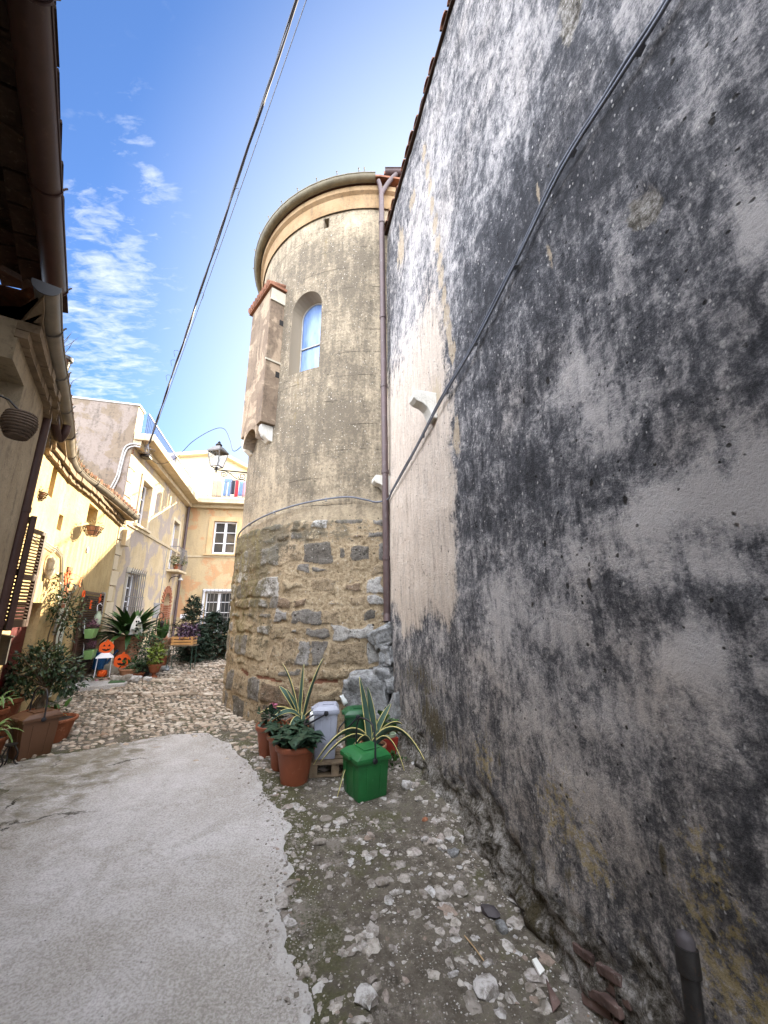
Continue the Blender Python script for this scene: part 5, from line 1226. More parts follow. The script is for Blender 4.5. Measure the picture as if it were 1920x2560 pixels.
def strap(b, p, q, tip, W, n=10, fold=.3, tw=0.):
    """agave leaf along a quadratic curve with light margins (attribute edge)"""
    p, q, tip = Vector(p), Vector(q), Vector(tip); E_ = b.at.setdefault('edge', []); base = len(b.v); fs = []
    for i in range(n + 1):
        t = i / n; c = p * (1 - t) ** 2 + q * 2 * t * (1 - t) + tip * t * t; d = ((q - p) * (1 - t) + (tip - q) * t).normalized()
        h_ = Vector((tip.x - p.x, tip.y - p.y, 0)); x = Vector((h_.y, -h_.x, 0)).normalized() if h_.length > .08 else Vector((1, .2, 0)).normalized()
        x = (Matrix.Rotation(tw, 3, d) @ (x - d * x.dot(d)).normalized()); nr = x.cross(d).normalized(); wd = W / 2 * (.75 + .6 * t - .35 * t * t) * (1 - t ** 3) ** .8 + .001
        for k, e in ((-1, 1), (-.55, .0), (0, 0), (.55, 0), (1, 1)): b.v.append(c + x * wd * k + nr * (abs(k) * fold * wd)); E_.append(e)
    for i in range(n):
        for k in range(4): a = base + i * 5 + k; b.f.append([a, a + 1, a + 6, a + 5])
    # thickness: a second skin just below
    return b
def bin_(name, label, x, y, rz, w_, d_, H, m, mh, group, handle='up', z0=None, taper=.86, ribs=True):
    t = thing(name, label, 'bin', (x, y, GZ(x, y) - .004 if z0 is None else z0), rz, group)
    b = MB(); a0, a1 = w_ / 2 * taper, w_ / 2; c0, c1 = d_ / 2 * taper, d_ / 2
    b.add([(-a0, -c0, 0), (a0, -c0, 0), (a0, c0, 0), (-a0, c0, 0), (-a1, -c1, H), (a1, -c1, H), (a1, c1, H), (-a1, c1, H)], [[0, 3, 2, 1], [4, 5, 6, 7], [0, 1, 5, 4], [1, 2, 6, 5], [2, 3, 7, 6], [3, 0, 4, 7]])
    b.build('body', m, t, 30, bevel=.016)
    if ribs:      # raised panel edges down the front and side
        r = MB()
        for (fx, fy) in ((-.22, -1), (.22, -1)):
            p0, p1 = Vector((fx * a0 * 2, -c0 - .001, .02)), Vector((fx * a1 * 2, -c1 - .001, H - .06)); r.bar(p0, p1, .010, .006, (0, 1, 0))
        for (sx) in (-1, 1):
            for f in (-.22, .22): r.bar(Vector((sx * (a0 + .001), f * c0 * 2, .02)), Vector((sx * (a1 + .001), f * c1 * 2, H - .06)), .010, .006, (1, 0, 0))
        r.build('rib', m, t, W=False, bevel=.002)
    r = MB(); r.box((0, 0, H - .012), (w_ + .03, d_ + .03, .035)); r.build('rim', m, t, 30, bevel=.01)
    l = MB(); e = .006
    l.add([(-a1 - .018, -c1 - .022, H + e), (a1 + .018, -c1 - .022, H + e), (a1 + .018, c1 + .015, H + e), (-a1 - .018, c1 + .015, H + e), (-a1 * .84, -c1 * .70, H + .045), (a1 * .84, -c1 * .70, H + .045), (a1 * .84, c1 * .86, H + .05), (-a1 * .84, c1 * .86, H + .05)], [[0, 3, 2, 1], [4, 5, 6, 7], [0, 1, 5, 4], [1, 2, 6, 5], [2, 3, 7, 6], [3, 0, 4, 7]])
    lo = l.build('lid', m, t, 30, bevel=.012)
    p = MB(); p.box((0, -c1 - .02, H + .004), (w_ * .36, .035, .03)); p.build('lid_grip', m, lo, 30, bevel=.008)
    p = MB(); p.box((0, .02, H + .052), (w_ * .55, d_ * .5, .008)); p.build('lid_panel', m, lo, 30, bevel=.003)
    s_ = a1 + .022; hz = H - .015; pts = []
    ang = {'up': R(90), 'back': R(112), 'front': R(-28), 'side': R(-42)}[handle]; Lh = d_ * .62 + .10
    dirh = Vector((0, -math.cos(ang), math.sin(ang)))
    for k in range(13):
        q = math.pi * k / 12; u = math.cos(q); v = math.sin(q)
        uu = math.copysign(abs(u) ** .55, u); pts.append(Vector((uu * s_, 0, hz)) + dirh * Lh * (v ** .55 if v > 0 else 0))
    h = MB(); h.tube(pts, .0085, 8); h.build('handle', mh, t, 60)
    for sx in (-1, 1):
        pv = MB(); pv.lathe([(.024, -.008), (.024, .010), (.018, .014)], 14, (sx * (a1 + .016), 0, hz), Matrix.Rotation(sx * R(90), 3, 'Y')); pv.build('pivot', mh, t, 40)
    return t
gr = random.Random(11)
# --- three terracotta coloured pots in a row by the tower
def flowerpot(label, x, y, R_, H, kind, g):
    t = thing('flower_pot', label, 'potted plant', (x, y, GZ(x, y) - .006), g.uniform(0, 6), 'terracotta pots by the tower')
    pot_parts(t, R_, H, M_TERRAP)
    if kind != 'pink':
        b = MB()
        for i in range(30 if kind == 'big' else 18):
            a = g.uniform(0, 6.28); rr = R_ * g.uniform(.1, .75); p = Vector((rr * math.cos(a), rr * math.sin(a), H * .9)); d = Vector((math.cos(a) * g.uniform(.2, .9), math.sin(a) * g.uniform(.2, .9), 1)).normalized()
            e = p + d * g.uniform(.03, .13); 
            for k in range(4):
                aa = a + g.uniform(-1.6, 1.6); b.leaf(e, (math.cos(aa), math.sin(aa), g.uniform(-.1, .5)), (0, 0, 1), g.uniform(.09, .15), g.uniform(.065, .095), .3, 4, .3)
        b.build('foliage', M_LFH, t, 180)
        s_ = MB()
        for i in range(14): a = g.uniform(0, 6.28); s_.tube([(R_ * .3 * math.cos(a), R_ * .3 * math.sin(a), H * .85), (R_ * .7 * math.cos(a), R_ * .7 * math.sin(a), H + .07)], .004, 5)
        s_.build('stem', M_LFM, t, 60)
    else:
        bush(90, (0, 0, H + .06), (R_ * .9, R_ * .9, .09), .07, .045, g, .3, .4, .5).build('foliage', M_LFH, t, 180)
        f = MB()
        for i in range(26): f.leaf(Vector((-.03, -.05, H + .17)) + Vector((g.gauss(0, .016), g.gauss(0, .016), g.gauss(0, .012))), (g.gauss(0, 1), g.gauss(0, 1), g.uniform(0, 1)), (0, 0, 1), .035, .03, .3, 2)
        f.build('blossom', M_PINK, t, 180)
    return t
flowerpot('front terracotta pot full of broad dark green leaves, nearest of the row', -.85, 4.15, .185, .33, 'big', gr)
flowerpot('middle terracotta pot half hidden behind the front leafy pot', -1.03, 4.45, .175, .32, 'mid', gr)
flowerpot('rear terracotta pot with a pink bloom, closest to the tower', -1.26, 4.78, .17, .31, 'pink', gr)
# --- pallet and the food-waste bins
plt_ = thing('pallet', 'small weathered wooden pallet under the blue grey bin', 'pallet', (-.50, 4.42, GZ(-.5, 4.42)), R(8))
b = MB()
for k in range(4): MB().box((0, -.16 + .107 * k, .115), (.5, .085, .018)).build('slat', M_WOOD, plt_, bevel=.003)
for x in (-.21, 0, .21):
    for y in (-.15, .15): MB().box((x, y, .055), (.075, .08, .10)).build('block', M_WOOD, plt_, bevel=.004)
MB().box((0, -.15, .009 - .004), (.5, .085, .014)).build('slat', M_WOOD, plt_, bevel=.003)
pz = GZ(-.5, 4.42) + .126
bin_('food_waste_bin', 'tall blue grey lidded bin standing on the little pallet', -.60, 4.38, R(-82), .235, .235, .44, M_GRBIN, M_BLK, 'household bins', 'front', pz)
bin_('food_waste_bin', 'dark green bin with pale sheen on its lid beside the blue grey bin', -.30, 4.62, R(-80), .245, .25, .36, M_GBIN2, M_BLK, 'household bins', 'side', GZ(-.3, 4.6) + .12)
MB().box((-.3, 4.62, GZ(-.3, 4.62) + .055), (.3, .3, .125)).build('support_block', M_WOOD, None, bevel=.006)
tag(bpy.data.objects['support_block'], 'weathered wooden block under the rear dark green bin', 'block')
bin_('food_waste_bin', 'bright green bin with upright black handle standing in front of the others', -.17, 3.93, R(-58), .315, .315, .32, M_GBIN, M_BLK, 'household bins', 'up', None, .90)
bin_('food_waste_bin', 'brown bin with raised black handle at the left edge of the street', -3.93, 4.78, R(-28), .32, .34, .40, M_BRBIN, M_BLK, 'household bins', 'up')
# --- agaves
def agave(label, x, y, z, leaves, pot):
    t = thing('agave', label, 'plant', (x, y, z), 0, 'variegated agaves')
    pot_parts(t, pot[0], pot[1], M_TERRAO)
    b = MB()
    for q, tip, w_ in leaves: q, tip = [(v[0] * .88, v[1] * .88, pot[1] + (v[2] - pot[1]) * .88) for v in (q, tip)]; strap(b, (gr.uniform(-.03, .03), gr.uniform(-.03, .03), pot[1] * .9), q, tip, w_ * 1.1, 14, .3, gr.choice((-.75, .75)))
    o = b.build('leaf_rosette', M_AGAVE, t, 180); s = o.modifiers.new('thick', 'SOLIDIFY'); s.thickness = .006
    return t
H1 = .28
agave('variegated agave in an old pot behind the grey bin, against the tower', -.98, 5.0, GZ(-1., 5.) - .0, [((-.12, 0, .7), (-.30, .05, .98), .075), ((-.02, .02, .6), (.0, .0, .98), .055), ((.05, .0, .55), (.25, .08, 1.05), .06), ((-.18, -.05, .6), (-.32, 0, .70), .08),
      ((-.2, -.1, .55), (-.50, -.28, .42), .06), ((-.1, -.12, .56), (-.34, -.40, .34), .06), ((-.05, -.2, .5), (-.10, -.45, .05), .06), ((.1, -.12, .55), (.05, -.36, .10), .06), ((.2, .0, .5), (.42, .05, .45), .05), ((-.1, -.05, .55), (-.2, -.1, .68), .06)], (.17, H1))
agave('variegated agave with arching leaves behind the bright green bin', -.12, 4.40, GZ(-.1, 4.4), [((-.05, 0, .5), (-.16, .0, .96), .075), ((.0, -.02, .55), (-.06, -.02, .85), .075), ((.1, .0, .5), (.22, .02, .66), .07), ((-.25, -.1, .62), (-.62, -.35, .14), .085),
      ((-.2, -.1, .5), (-.55, -.32, .16), .075), ((.3, -.1, .68), (.62, -.42, .10), .08), ((.2, -.1, .5), (.36, -.25, .05), .05), ((-.15, -.3, .6), (-.33, -.62, -.05), .07), ((.2, .1, .5), (.36, .15, .4), .05)], (.14, .24))
# small red square planter and leafy weeds in the corner
t = thing('square_planter', 'small red square planter with a pale rim in the corner by the wall', 'planter', (.05, 4.62, GZ(.05, 4.62)), R(20), None)
b = MB(); b.add([(-.06, -.06, 0), (.06, -.06, 0), (.06, .06, 0), (-.06, .06, 0), (-.085, -.085, .17), (.085, -.085, .17), (.085, .085, .17), (-.085, .085, .17)], [[0, 3, 2, 1], [4, 5, 6, 7], [0, 1, 5, 4], [1, 2, 6, 5], [2, 3, 7, 6], [3, 0, 4, 7]]); b.build('pot', simple('dull red plastic', (.3, .03, .02), .5), t, 30, bevel=.008)
MB().lathe([(.075, .172), (.08, .2), (.07, .2), (.065, .175)], 18).build('pale_tub', M_MILK, t, 40)
bush(60, (-.02, .06, .27), (.12, .12, .12), .09, .045, gr, .3, .3, .6).build('foliage', M_LFB, t, 180)
t = thing('weed_clump', 'leafy weeds growing at the foot of the wall beside the boulder', 'plant', (.02, 4.35, GZ(.02, 4.35)), 0)
bush(110, (.05, .05, .03), (.18, .2, .08), .05, .03, gr, .3, .2, .7).build('foliage', M_LFB, t, 180)
# plastic bags peeping between the bins
b = MB(); b.rock((-.45, 4.72, GZ(-.4, 4.7) + .56), (.03, .015, .06), gr, Matrix.Rotation(-.5, 3, 'Y'), 2, .5); tag(b.build('plastic_bag', M_BAG, None, 60), 'scrap of white plastic sticking up between the two rear bins', 'bag')
b = MB(); b.rock((-.74, 4.62, GZ(-.7, 4.6) + .40), (.07, .06, .10), gr, None, 2, .35); tag(b.build('plastic_bag', M_BAG, None, 60), 'white and lime carrier bag left of the blue grey bin', 'bag')
bb = bpy.data.objects['plastic_bag.001']; MB().rock((-.735, 4.615, GZ(-.7, 4.6) + .495), (.055, .05, .035), gr, None, 2, .3).build('lime_top', M_LIME, bb, 60)
# --- boulders in the corner of tower and wall
for (px, py, yy, d, lab) in [(918, 1745, 5.20, (.27, .16, .24), 'largest grey boulder bedded in the foot of the tower'), (962, 1692, 5.28, (.13, .12, .12), 'grey block above the largest boulder in the corner'), (970, 1640, 5.26, (.10, .12, .12), 'pale block under the end of the downpipe'),
                             (962, 1590, 5.3, (.19, .12, .13), 'mossy block the downpipe ends on'), (975, 1712, 5.15, (.055, .06, .085), 'small white stone wedged in the dark corner gap'), (985, 1800, 4.98, (.10, .14, .30), 'tall whitish lump of mortar at the wall foot')]:
    p = at_y(px, py, yy); b = MB(); b.rock(p, d, gr, Matrix.Rotation(gr.gauss(0, .25), 3, 'Z') @ Matrix.Rotation(gr.gauss(0, .2), 3, 'Y'), 4, .34, 1.5, .5); tag(b.build('boulder', M_BOULD if 'mossy' not in lab else M_MA2 if False else M_BOULD, None, 60), lab, 'boulder', 'boulders in the tower corner')
# --- loose stones, shards and a twig on the earth
def loose(px, py, d, m, name, label, cat, rot=0, sub=2, lift=.5):
    p = at_z(px, py, -1.66)
    for _ in range(4): p = at_z(px, py, GZ(p.x, p.y) + d[2] * lift)
    b = MB(); b.rock((0, 0, 0), d, gr, Matrix.Rotation(rot, 3, 'Z'), sub, .28); o = b.build(name, m, None, 50); o.location = p; tag(o, label, cat, 'loose stones on the earth' if cat == 'stone' else None)
loose(1017, 1963, (.045, .05, .035), M_ROCK, 'loose_stone', 'knobbly tan stone on the earth right of the bright green bin', 'stone', .4)
loose(1135, 2132, (.038, .03, .022), M_BOULD, 'loose_stone', 'grey green stone lying near the wall beside a shell white flake', 'stone', .2)
loose(1100, 2106, (.024, .022, .016), M_ROCK, 'loose_stone', 'small round stone left of the grey green one', 'stone')
loose(1063, 2098, (.03, .025, .018), M_ROCK, 'loose_stone', 'pinkish stone near the red shard, by a slate chip', 'stone')
loose(1255, 2318, (.026, .03, .024), M_BOULD, 'loose_stone', 'grey lump just below the dark slate slab', 'stone', .5)
loose(955, 2205, (.045, .03, .018), M_ROCK, 'loose_stone', 'pale flat stone in the middle of the earth strip', 'stone', .3)
loose(800, 2105, (.045, .03, .02), M_ROCK, 'loose_stone', 'pale round stone beside the edge of the concrete', 'stone', .3)
loose(915, 2490, (.045, .05, .02), M_ROCK, 'loose_stone', 'white stone at the bottom edge of the photo near the concrete', 'stone', .9)
loose(1215, 2470, (.055, .05, .025), M_ROCK, 'loose_stone', 'broad rough stone at the bottom, left of the bare bricks', 'stone', .4)
loose(1150, 2225, (.03, .045, .018), M_ROCK, 'loose_stone', 'split pale stone halfway between slate slab and green bin', 'stone', .7)
loose(1225, 2280, (.055, .03, .02), M_SLATE, 'slate_slab', 'dark slate slab leaning at the wall foot', 'slate', -.5)
loose(1062, 2048, (.026, .018, .014), M_BRICK, 'brick_shard', 'red brick shard on the earth', 'shard', .4, 1)
def shard(px, py, pts, m, name, label, rot):
    p = at_z(px, py, -1.62)
    for _ in range(4): p = at_z(px, py, GZ(p.x, p.y) + .02)
    b = MB(); M = Matrix.Rotation(rot, 3, 'Z') @ Matrix.Rotation(.5, 3, 'X'); b.prism(pts, (0, 0, 0), M @ Vector((1, 0, 0)), M @ Vector((0, 1, 0)), M @ Vector((0, 0, .012))); o = b.build(name, m, None, bevel=.002); o.location = p; tag(o, label, 'shard')
shard(1345, 2420, [(-.018, -.025), (.02, -.02), (.015, .028), (-.012, .03)], M_PAPER, 'tile_shard', 'white glazed tile shard at the wall foot', .5)
shard(1375, 2490, [(-.02, -.05), (.03, -.03), (.01, .05)], M_BRICKP, 'pot_shard', 'dull red and cream pottery shard below the white tile shard', .2)
p0, p1 = at_z(1160, 2315, -1.60), at_z(1208, 2372, -1.60); p0.z = GZ(p0.x, p0.y) + .012; p1.z = GZ(p1.x, p1.y) + .012
tag(MB().tube([p0, p0.lerp(p1, .5) + Vector((0, 0, .004)), p1], .0028, 5).build('twig', M_STRAW, None, 60), 'pale dry twig lying on the earth', 'twig')

# ------------------------------------------------------------------ left side of the street
# camellia with crooked trunk in its pot
tx, ty = -4.45, 5.45; tz = GZ(tx, ty)
t = thing('camellia_tree', 'small glossy leaved tree with crooked trunk in a terracotta pot', 'potted tree', (tx, ty, tz), 0); t.scale = (.88, .88, .92)
pot_parts(t, .22, .30, M_TERRA)
MB().tube(catmull([(0, 0, .2), (-.04, .02, .38), (.05, 0, .52), (-.02, .03, .66), (-.1, .05, .85)], 4), [.05 - .0015 * i for i in range(17)], 8).build('trunk', M_BARK, t, 60)
MB().tube(catmull([(.03, -.03, .2), (.08, .0, .36), (-.02, .04, .5), (.06, .02, .64), (.16, 0, .82)], 4), [.036 - .001 * i for i in range(17)], 8).build('trunk', M_BARK, t, 60)
b = MB()
twigs((-.08, .0, .95), (0, 0, .6), (.42, .36, .34), 26, gr, .012, b); b.build('branch', M_BARK, t, 60)
b = MB()
for c, r, n in (((-.40, -.05, .80), (.26, .26, .20), 380), ((.0, .0, .92), (.34, .3, .22), 560), ((-.20, .05, 1.06), (.26, .26, .14), 260), ((.26, .1, .70), (.24, .22, .24), 380), ((-.34, .05, .58), (.26, .22, .15), 200), ((.02, .1, .66), (.26, .26, .18), 230)): bush(n, c, r, .075, .036, gr, .3, .4, .1, b)
b.build('crown', M_LF, t, 180)
# climbing shrub above it against the wall
cx2, cy2 = -5.08, 6.05
t = thing('climbing_shrub', 'loose climbing shrub on thin stems against the yellow house front', 'shrub', (cx2, cy2, GZ(cx2, cy2)), 0)
b = MB(); gzc = 1.5
for i in range(7):
    x = gr.uniform(-.25, .25); b.tube(catmull([(x * .4, -.1, .1), (x + .05, 0, .6), (x - .06, .05, 1.1), (x * 1.2, .05, 1.55), (x * 1.6, .05, 1.9)], 4), [.013 - .0005 * k for k in range(17)], 5)
b.build('stem', M_BARK, t, 60)
b = MB()
for c, r, n in (((-.2, .05, 1.72), (.30, .22, .24), 300), ((.12, .05, 1.55), (.36, .22, .26), 360), ((.24, .1, 1.35), (.24, .2, .22), 170), ((-.05, 0, 1.95), (.34, .2, .14), 110), ((.25, .05, 1.0), (.2, .2, .4), 60), ((-.2, 0, 1.1), (.22, .2, .4), 110), ((-.15, 0, .6), (.3, .2, .3), 90)): bush(n, c, r, .06, .032, gr, .3, .3, .2, b)
b.build('foliage', M_LF, t, 180)
def leafy_pot(name, label, x, y, R_, H, m, fol, z=None, foot=False, group='potted plants along the house fronts', potname='pot'):
    t = thing(name, label, 'potted plant', (x, y, GZ(x, y) if z is None else z), gr.uniform(0, 6), group); pot_parts(t, R_, H, m, True, potname, foot); fol(t, R_, H); return t
def f_spider(t, R_, H):
    b = MB()
    for i in range(26):
        a = gr.uniform(0, 6.28); l = gr.uniform(.18, .36); d = Vector((math.cos(a), math.sin(a), 0)); strap(b, (0, 0, H * .9), d * l * .5 + Vector((0, 0, H + gr.uniform(.12, .3))), d * l + Vector((0, 0, H + gr.uniform(-.12, .12))), gr.uniform(.022, .04), 8)
    b.build('foliage', M_SPID, t, 180)
def f_bush(m, n, r, L, W, up=.4): return lambda t, R_, H: bush(n, (0, 0, H + r[2] * .8), r, L, W, gr, .3, .35, up).build('foliage', m, t, 180)
leafy_pot('spider_plant_pot', 'cream striped spider plant in a terracotta bowl at the left edge', -4.17, 4.50, .17, .26, M_TERRA, f_spider)
leafy_pot('spider_plant_pot', 'second striped spider plant behind the first, higher up', -4.62, 4.95, .16, .42, M_TERRA, f_spider)
leafy_pot('herb_pot', 'terracotta pot with sparse herbs below the red door', -4.95, 5.35, .27, .44, M_TERRA, f_bush(M_LFM, 120, (.25, .25, .14), .06, .03))
leafy_pot('herb_pot', 'wide red terracotta bowl behind the brown bin', -4.05, 5.20, .23, .26, M_TERRA, f_bush(M_LFB, 26, (.12, .12, .1), .1, .05))
t = thing('plant_stand', 'little black iron plant stand under the spider plant', 'stand', (-3.86, 4.45, GZ(-3.86, 4.45)), .4); b = MB()
for a in (0, 2.1, 4.2): b.tube(catmull([(.03 * math.cos(a), .03 * math.sin(a), .20), (.07 * math.cos(a), .07 * math.sin(a), .12), (.05 * math.cos(a), .05 * math.sin(a), .05), (.10 * math.cos(a), .10 * math.sin(a), .0)], 4), .008, 5)
b.build('leg', M_IRON, t, 60); MB().lathe([(.05, .2), (.055, .212), (.01, .215)], 14).build('top_ring', M_IRON, t, 40)
# mailbox on the wall beside the red door
mt, mz = S[1].hit(14, 1622, .06); W_ = S[1]
t = thing('mailbox', 'flat black letter box on the wall left of the red door', 'mailbox', W_.pt(mt, mz, .0))
MB().wbox(W_, mt - .09, mt + .09, mz - .17, mz + .15, .0, .09).build('box', M_IRON, t, W=True, bevel=.008)
MB().obox(W_.pt(mt - .1, mz + .152, 0), W_.e * .2, W_.n * .11 + Vector((0, 0, -.03)), Vector((0, 0, .014))).build('lid', M_IRON, t, W=True, bevel=.004)
# wicker basket on a bracket high on the left
bt, bz = S[0].hit(36, 1062, .24); p = S[0].pt(bt, bz, .26)
t = thing('wicker_basket', 'dark wicker barrel basket on an iron bracket high on the left wall', 'basket', p); t.scale = (.5, .5, .5)
b = MB(); 
for k in range(9):
    z = -.14 + .035 * k; r = .10 + .045 * math.sin(math.pi * k / 9) + .02 * k / 9
    b.tube([(r * math.cos(a * math.pi / 9), r * math.sin(a * math.pi / 9), z) for a in range(19)], .018, 5)
b.lathe([(.09, -.15), (.13, -.02), (.125, .14), (.11, .15), (.10, .0), (.07, -.13)], 20); b.build('basket', M_WICK, t, 60)
MB().tube([p + Vector((0, 0, .16)), p - S[0].n * .14 + Vector((0, 0, .3)), p - S[0].n * .26 + Vector((0, 0, .34))], .012, 6).build('bracket', M_IRON, t, 60, W=True)
# wire flower basket at the little window, and a small one beside it
for (W_, px, py, out, s_, lab) in ((FG, 232, 1325, .16, 1.0, 'round wire flower basket with dry stems under the small window'), (S[3], 96, 1238, .12, .62, 'small wire pot ring under the shadowed near window')):
    bt, bz = W_.hit(px, py, out); p = W_.pt(bt, bz, out); t = thing('wire_basket', lab, 'basket', p, 0, 'wire baskets on the yellow house'); t.scale = (1, 1, 1)
    b = MB()
    for zz_, r in ((-.1, .08), (-.03, .13), (.05, .15)): b.tube([(r * s_ * math.cos(a * math.pi / 10), r * s_ * math.sin(a * math.pi / 10), zz_ * s_) for a in range(21)], .008, 5)
    for a in range(10): q = a * math.pi / 5; b.tube([(.08 * s_ * math.cos(q), .08 * s_ * math.sin(q), -.1 * s_), (.15 * s_ * math.cos(q), .15 * s_ * math.sin(q), .05 * s_)], .006, 4)
    b.bar(p - p + Vector((0, 0, .05 * s_)), -W_.n * out + Vector((0, 0, .05 * s_)), .012); b.build('wire_ring', M_WICK, t, 60)
    MB().lathe([(.06 * s_, -.09 * s_), (.10 * s_, .04 * s_), (.11 * s_, .06 * s_), (.02, .05 * s_)], 16).build('pot', M_TERRAO, t, 40)
    bush(40, (0, 0, .1 * s_), (.13 * s_, .13 * s_, .07 * s_), .06 * s_, .02, gr, .4, .3, .6).build('foliage', M_LFDRY, t, 180)

# --- around the louvred door: garland, planters, cans
def text_mesh(s, size, depth):
    cu = bpy.data.curves.new('letter', 'FONT'); cu.body = s; cu.size = size; cu.extrude = depth; cu.offset = size * .03; cu.align_x = 'CENTER'; cu.align_y = 'CENTER'
    o = bpy.data.objects.new('letter', cu); COL.objects.link(o); bpy.context.view_layer.update()
    me = bpy.data.meshes.new_from_object(o.evaluated_get(bpy.context.evaluated_depsgraph_get())); bpy.data.objects.remove(o); bpy.data.curves.remove(cu)
    b = MB(); b.v = [v.co.copy() for v in me.vertices]; b.f = [list(p.vertices) for p in me.polygons]; bpy.data.meshes.remove(me); return b
ban = thing('letter_garland', 'string of orange felt letters hanging over the louvred door', 'garland', FG.pt(.9, .3, .12))
def frame(W, M2): return Matrix((W.e, Vector((0, 0, 1)), W.n)).transposed() @ M2
lp_ = []
for ch, px, py, sz, rot in (('W', 168, 1447, .26, .15), ('L', 201, 1456, .19, -.45), ('O', 209, 1487, .19, 0), ('E', 227, 1513, .21, .05), ('N', 250, 1499, .2, .55)):
    lt, lz = FG.hit(px, py, .13); b = text_mesh(ch, sz, .006); M2 = frame(FG, Matrix.Rotation(rot, 3, 'Z')); b.v = [FG.pt(lt, lz, .13) + M2 @ v for v in b.v]; b.build('letter', M_ORANGE, ban, W=True); lp_.append(FG.pt(lt, lz + sz * .4, .125))
MB().tube(catmull(lp_[:1] + [lp_[1], lp_[2], lp_[3], lp_[4]], 5), .004, 4).build('cord', M_BLK, ban, 60, W=True)
for (px, py) in ((188, 1470), (216, 1497), (239, 1508)):
    lt, lz = FG.hit(px, py, .12); b = MB(); w2 = lambda x, z: (x, z)
    b.prism([(0, .02), (.03, .045), (.04, .03), (.10, .05), (.07, .01), (.05, -.02), (.03, -.005), (0, -.04), (-.03, -.005), (-.05, -.02), (-.07, .01), (-.10, .05), (-.04, .03), (-.03, .045)], FG.pt(lt, lz, .118), FG.e, Vector((0, 0, 1)), FG.n * .006); b.build('bat_cutout', M_DKCUT, ban, W=True)
def planter(px, py, label):
    lt, lz = FG.hit(px, py, .16); p = FG.pt(lt, lz, .17); t = thing('hanging_planter', label, 'planter', p, math.atan2(FG.e.y, FG.e.x), 'green planters hooked on the louvred door')
    b = MB(); b.add([(-.14, -.06, -.09), (.14, -.06, -.09), (.14, .06, -.09), (-.14, .06, -.09), (-.17, -.085, .08), (.17, -.085, .08), (.17, .085, .08), (-.17, .085, .08)], [[0, 3, 2, 1], [4, 5, 6, 7], [0, 1, 5, 4], [1, 2, 6, 5], [2, 3, 7, 6], [3, 0, 4, 7]]); b.build('trough', M_LGREEN, t, 30, bevel=.01)
    bush(170, (.02, 0, .16), (.17, .09, .09), .05, .014, gr, .2, .3, 1.).build('heather', M_HEATH, t, 180)
    MB().tube(catmull([(-.12, .085, .0), (-.12, .10, .16), (-.12, .12, .22), (-.12, .14, .18)], 4), .008, 6).build('hook', M_WHITE, t, 60)
planter(226, 1583, 'upper pale green trough of purple heather hooked on the louvred door'); planter(224, 1635, 'lower pale green trough of purple heather hooked on the louvred door')
lt, lz = FG.hit(244, 1545, .18); t = thing('milk_can', 'pale green enamel can with hook and pumpkin face hanging by the door', 'can', FG.pt(lt, lz, .18))
MB().lathe([(.055, -.13), (.06, -.12), (.06, .04), (.035, .09), (.035, .12), (.045, .135), (.03, .135)], 18).build('can', M_MILK, t, 40)
MB().tube(catmull([(-.03, .0, .12), (-.06, .02, .24), (-.03, .05, .28), (-.01, .08, .24)], 4), .008, 6).build('hook', M_WHITE, t, 60)
def pumpkin_poly(r, n=28): return [(r * (1 + .05 * math.cos(5 * (2 * math.pi * k / n))) * math.cos(2 * math.pi * k / n) * 1.08, r * (1 + .03 * math.cos(5 * (2 * math.pi * k / n))) * math.sin(2 * math.pi * k / n)) for k in range(n)]
def pumpkin_face(o, ex, ez, en, r, parent, happy=False):
    c = MB().prism(pumpkin_poly(r), o, ex, ez, en * .01).build('pumpkin_disc', M_ORANGE, parent, W=True)
    MB().prism([(-.18 * r, .9 * r), (.18 * r, .9 * r), (.25 * r, 1.22 * r), (-.05 * r, 1.25 * r)], o, ex, ez, en * .01).build('stalk', M_ORANGE, parent, W=True)
    for s_ in (-1, 1):
        e = [(s_ * .15 * r, .15 * r), (s_ * .55 * r, .15 * r), (s_ * .38 * r, .5 * r)] if not happy else [(s_ * .12 * r, .12 * r), (s_ * .6 * r, .12 * r), (s_ * .55 * r, .38 * r), (s_ * .36 * r, .48 * r), (s_ * .18 * r, .36 * r)]
        MB().prism(e, o + en * .0105, ex, ez, en * .003).build('eye', M_DKCUT, c, W=True)
    mo = [(-.62 * r, -.22 * r), (-.3 * r, -.32 * r), (-.2 * r, -.22 * r), (-.1 * r, -.36 * r), (.1 * r, -.36 * r), (.2 * r, -.22 * r), (.3 * r, -.32 * r), (.62 * r, -.22 * r), (.45 * r, -.52 * r), (0, -.66 * r), (-.45 * r, -.52 * r)]
    MB().prism(mo, o + en * .0105, ex, ez, en * .003).build('mouth', M_DKCUT, c, W=True)
CAMX = Vector((.96, -.28, 0)).normalized()
def face_axes(p): d = Vector((-p.x, -p.y, 0)).normalized(); return Vector((-d.y, d.x, 0)), Vector((0, 0, 1)), d
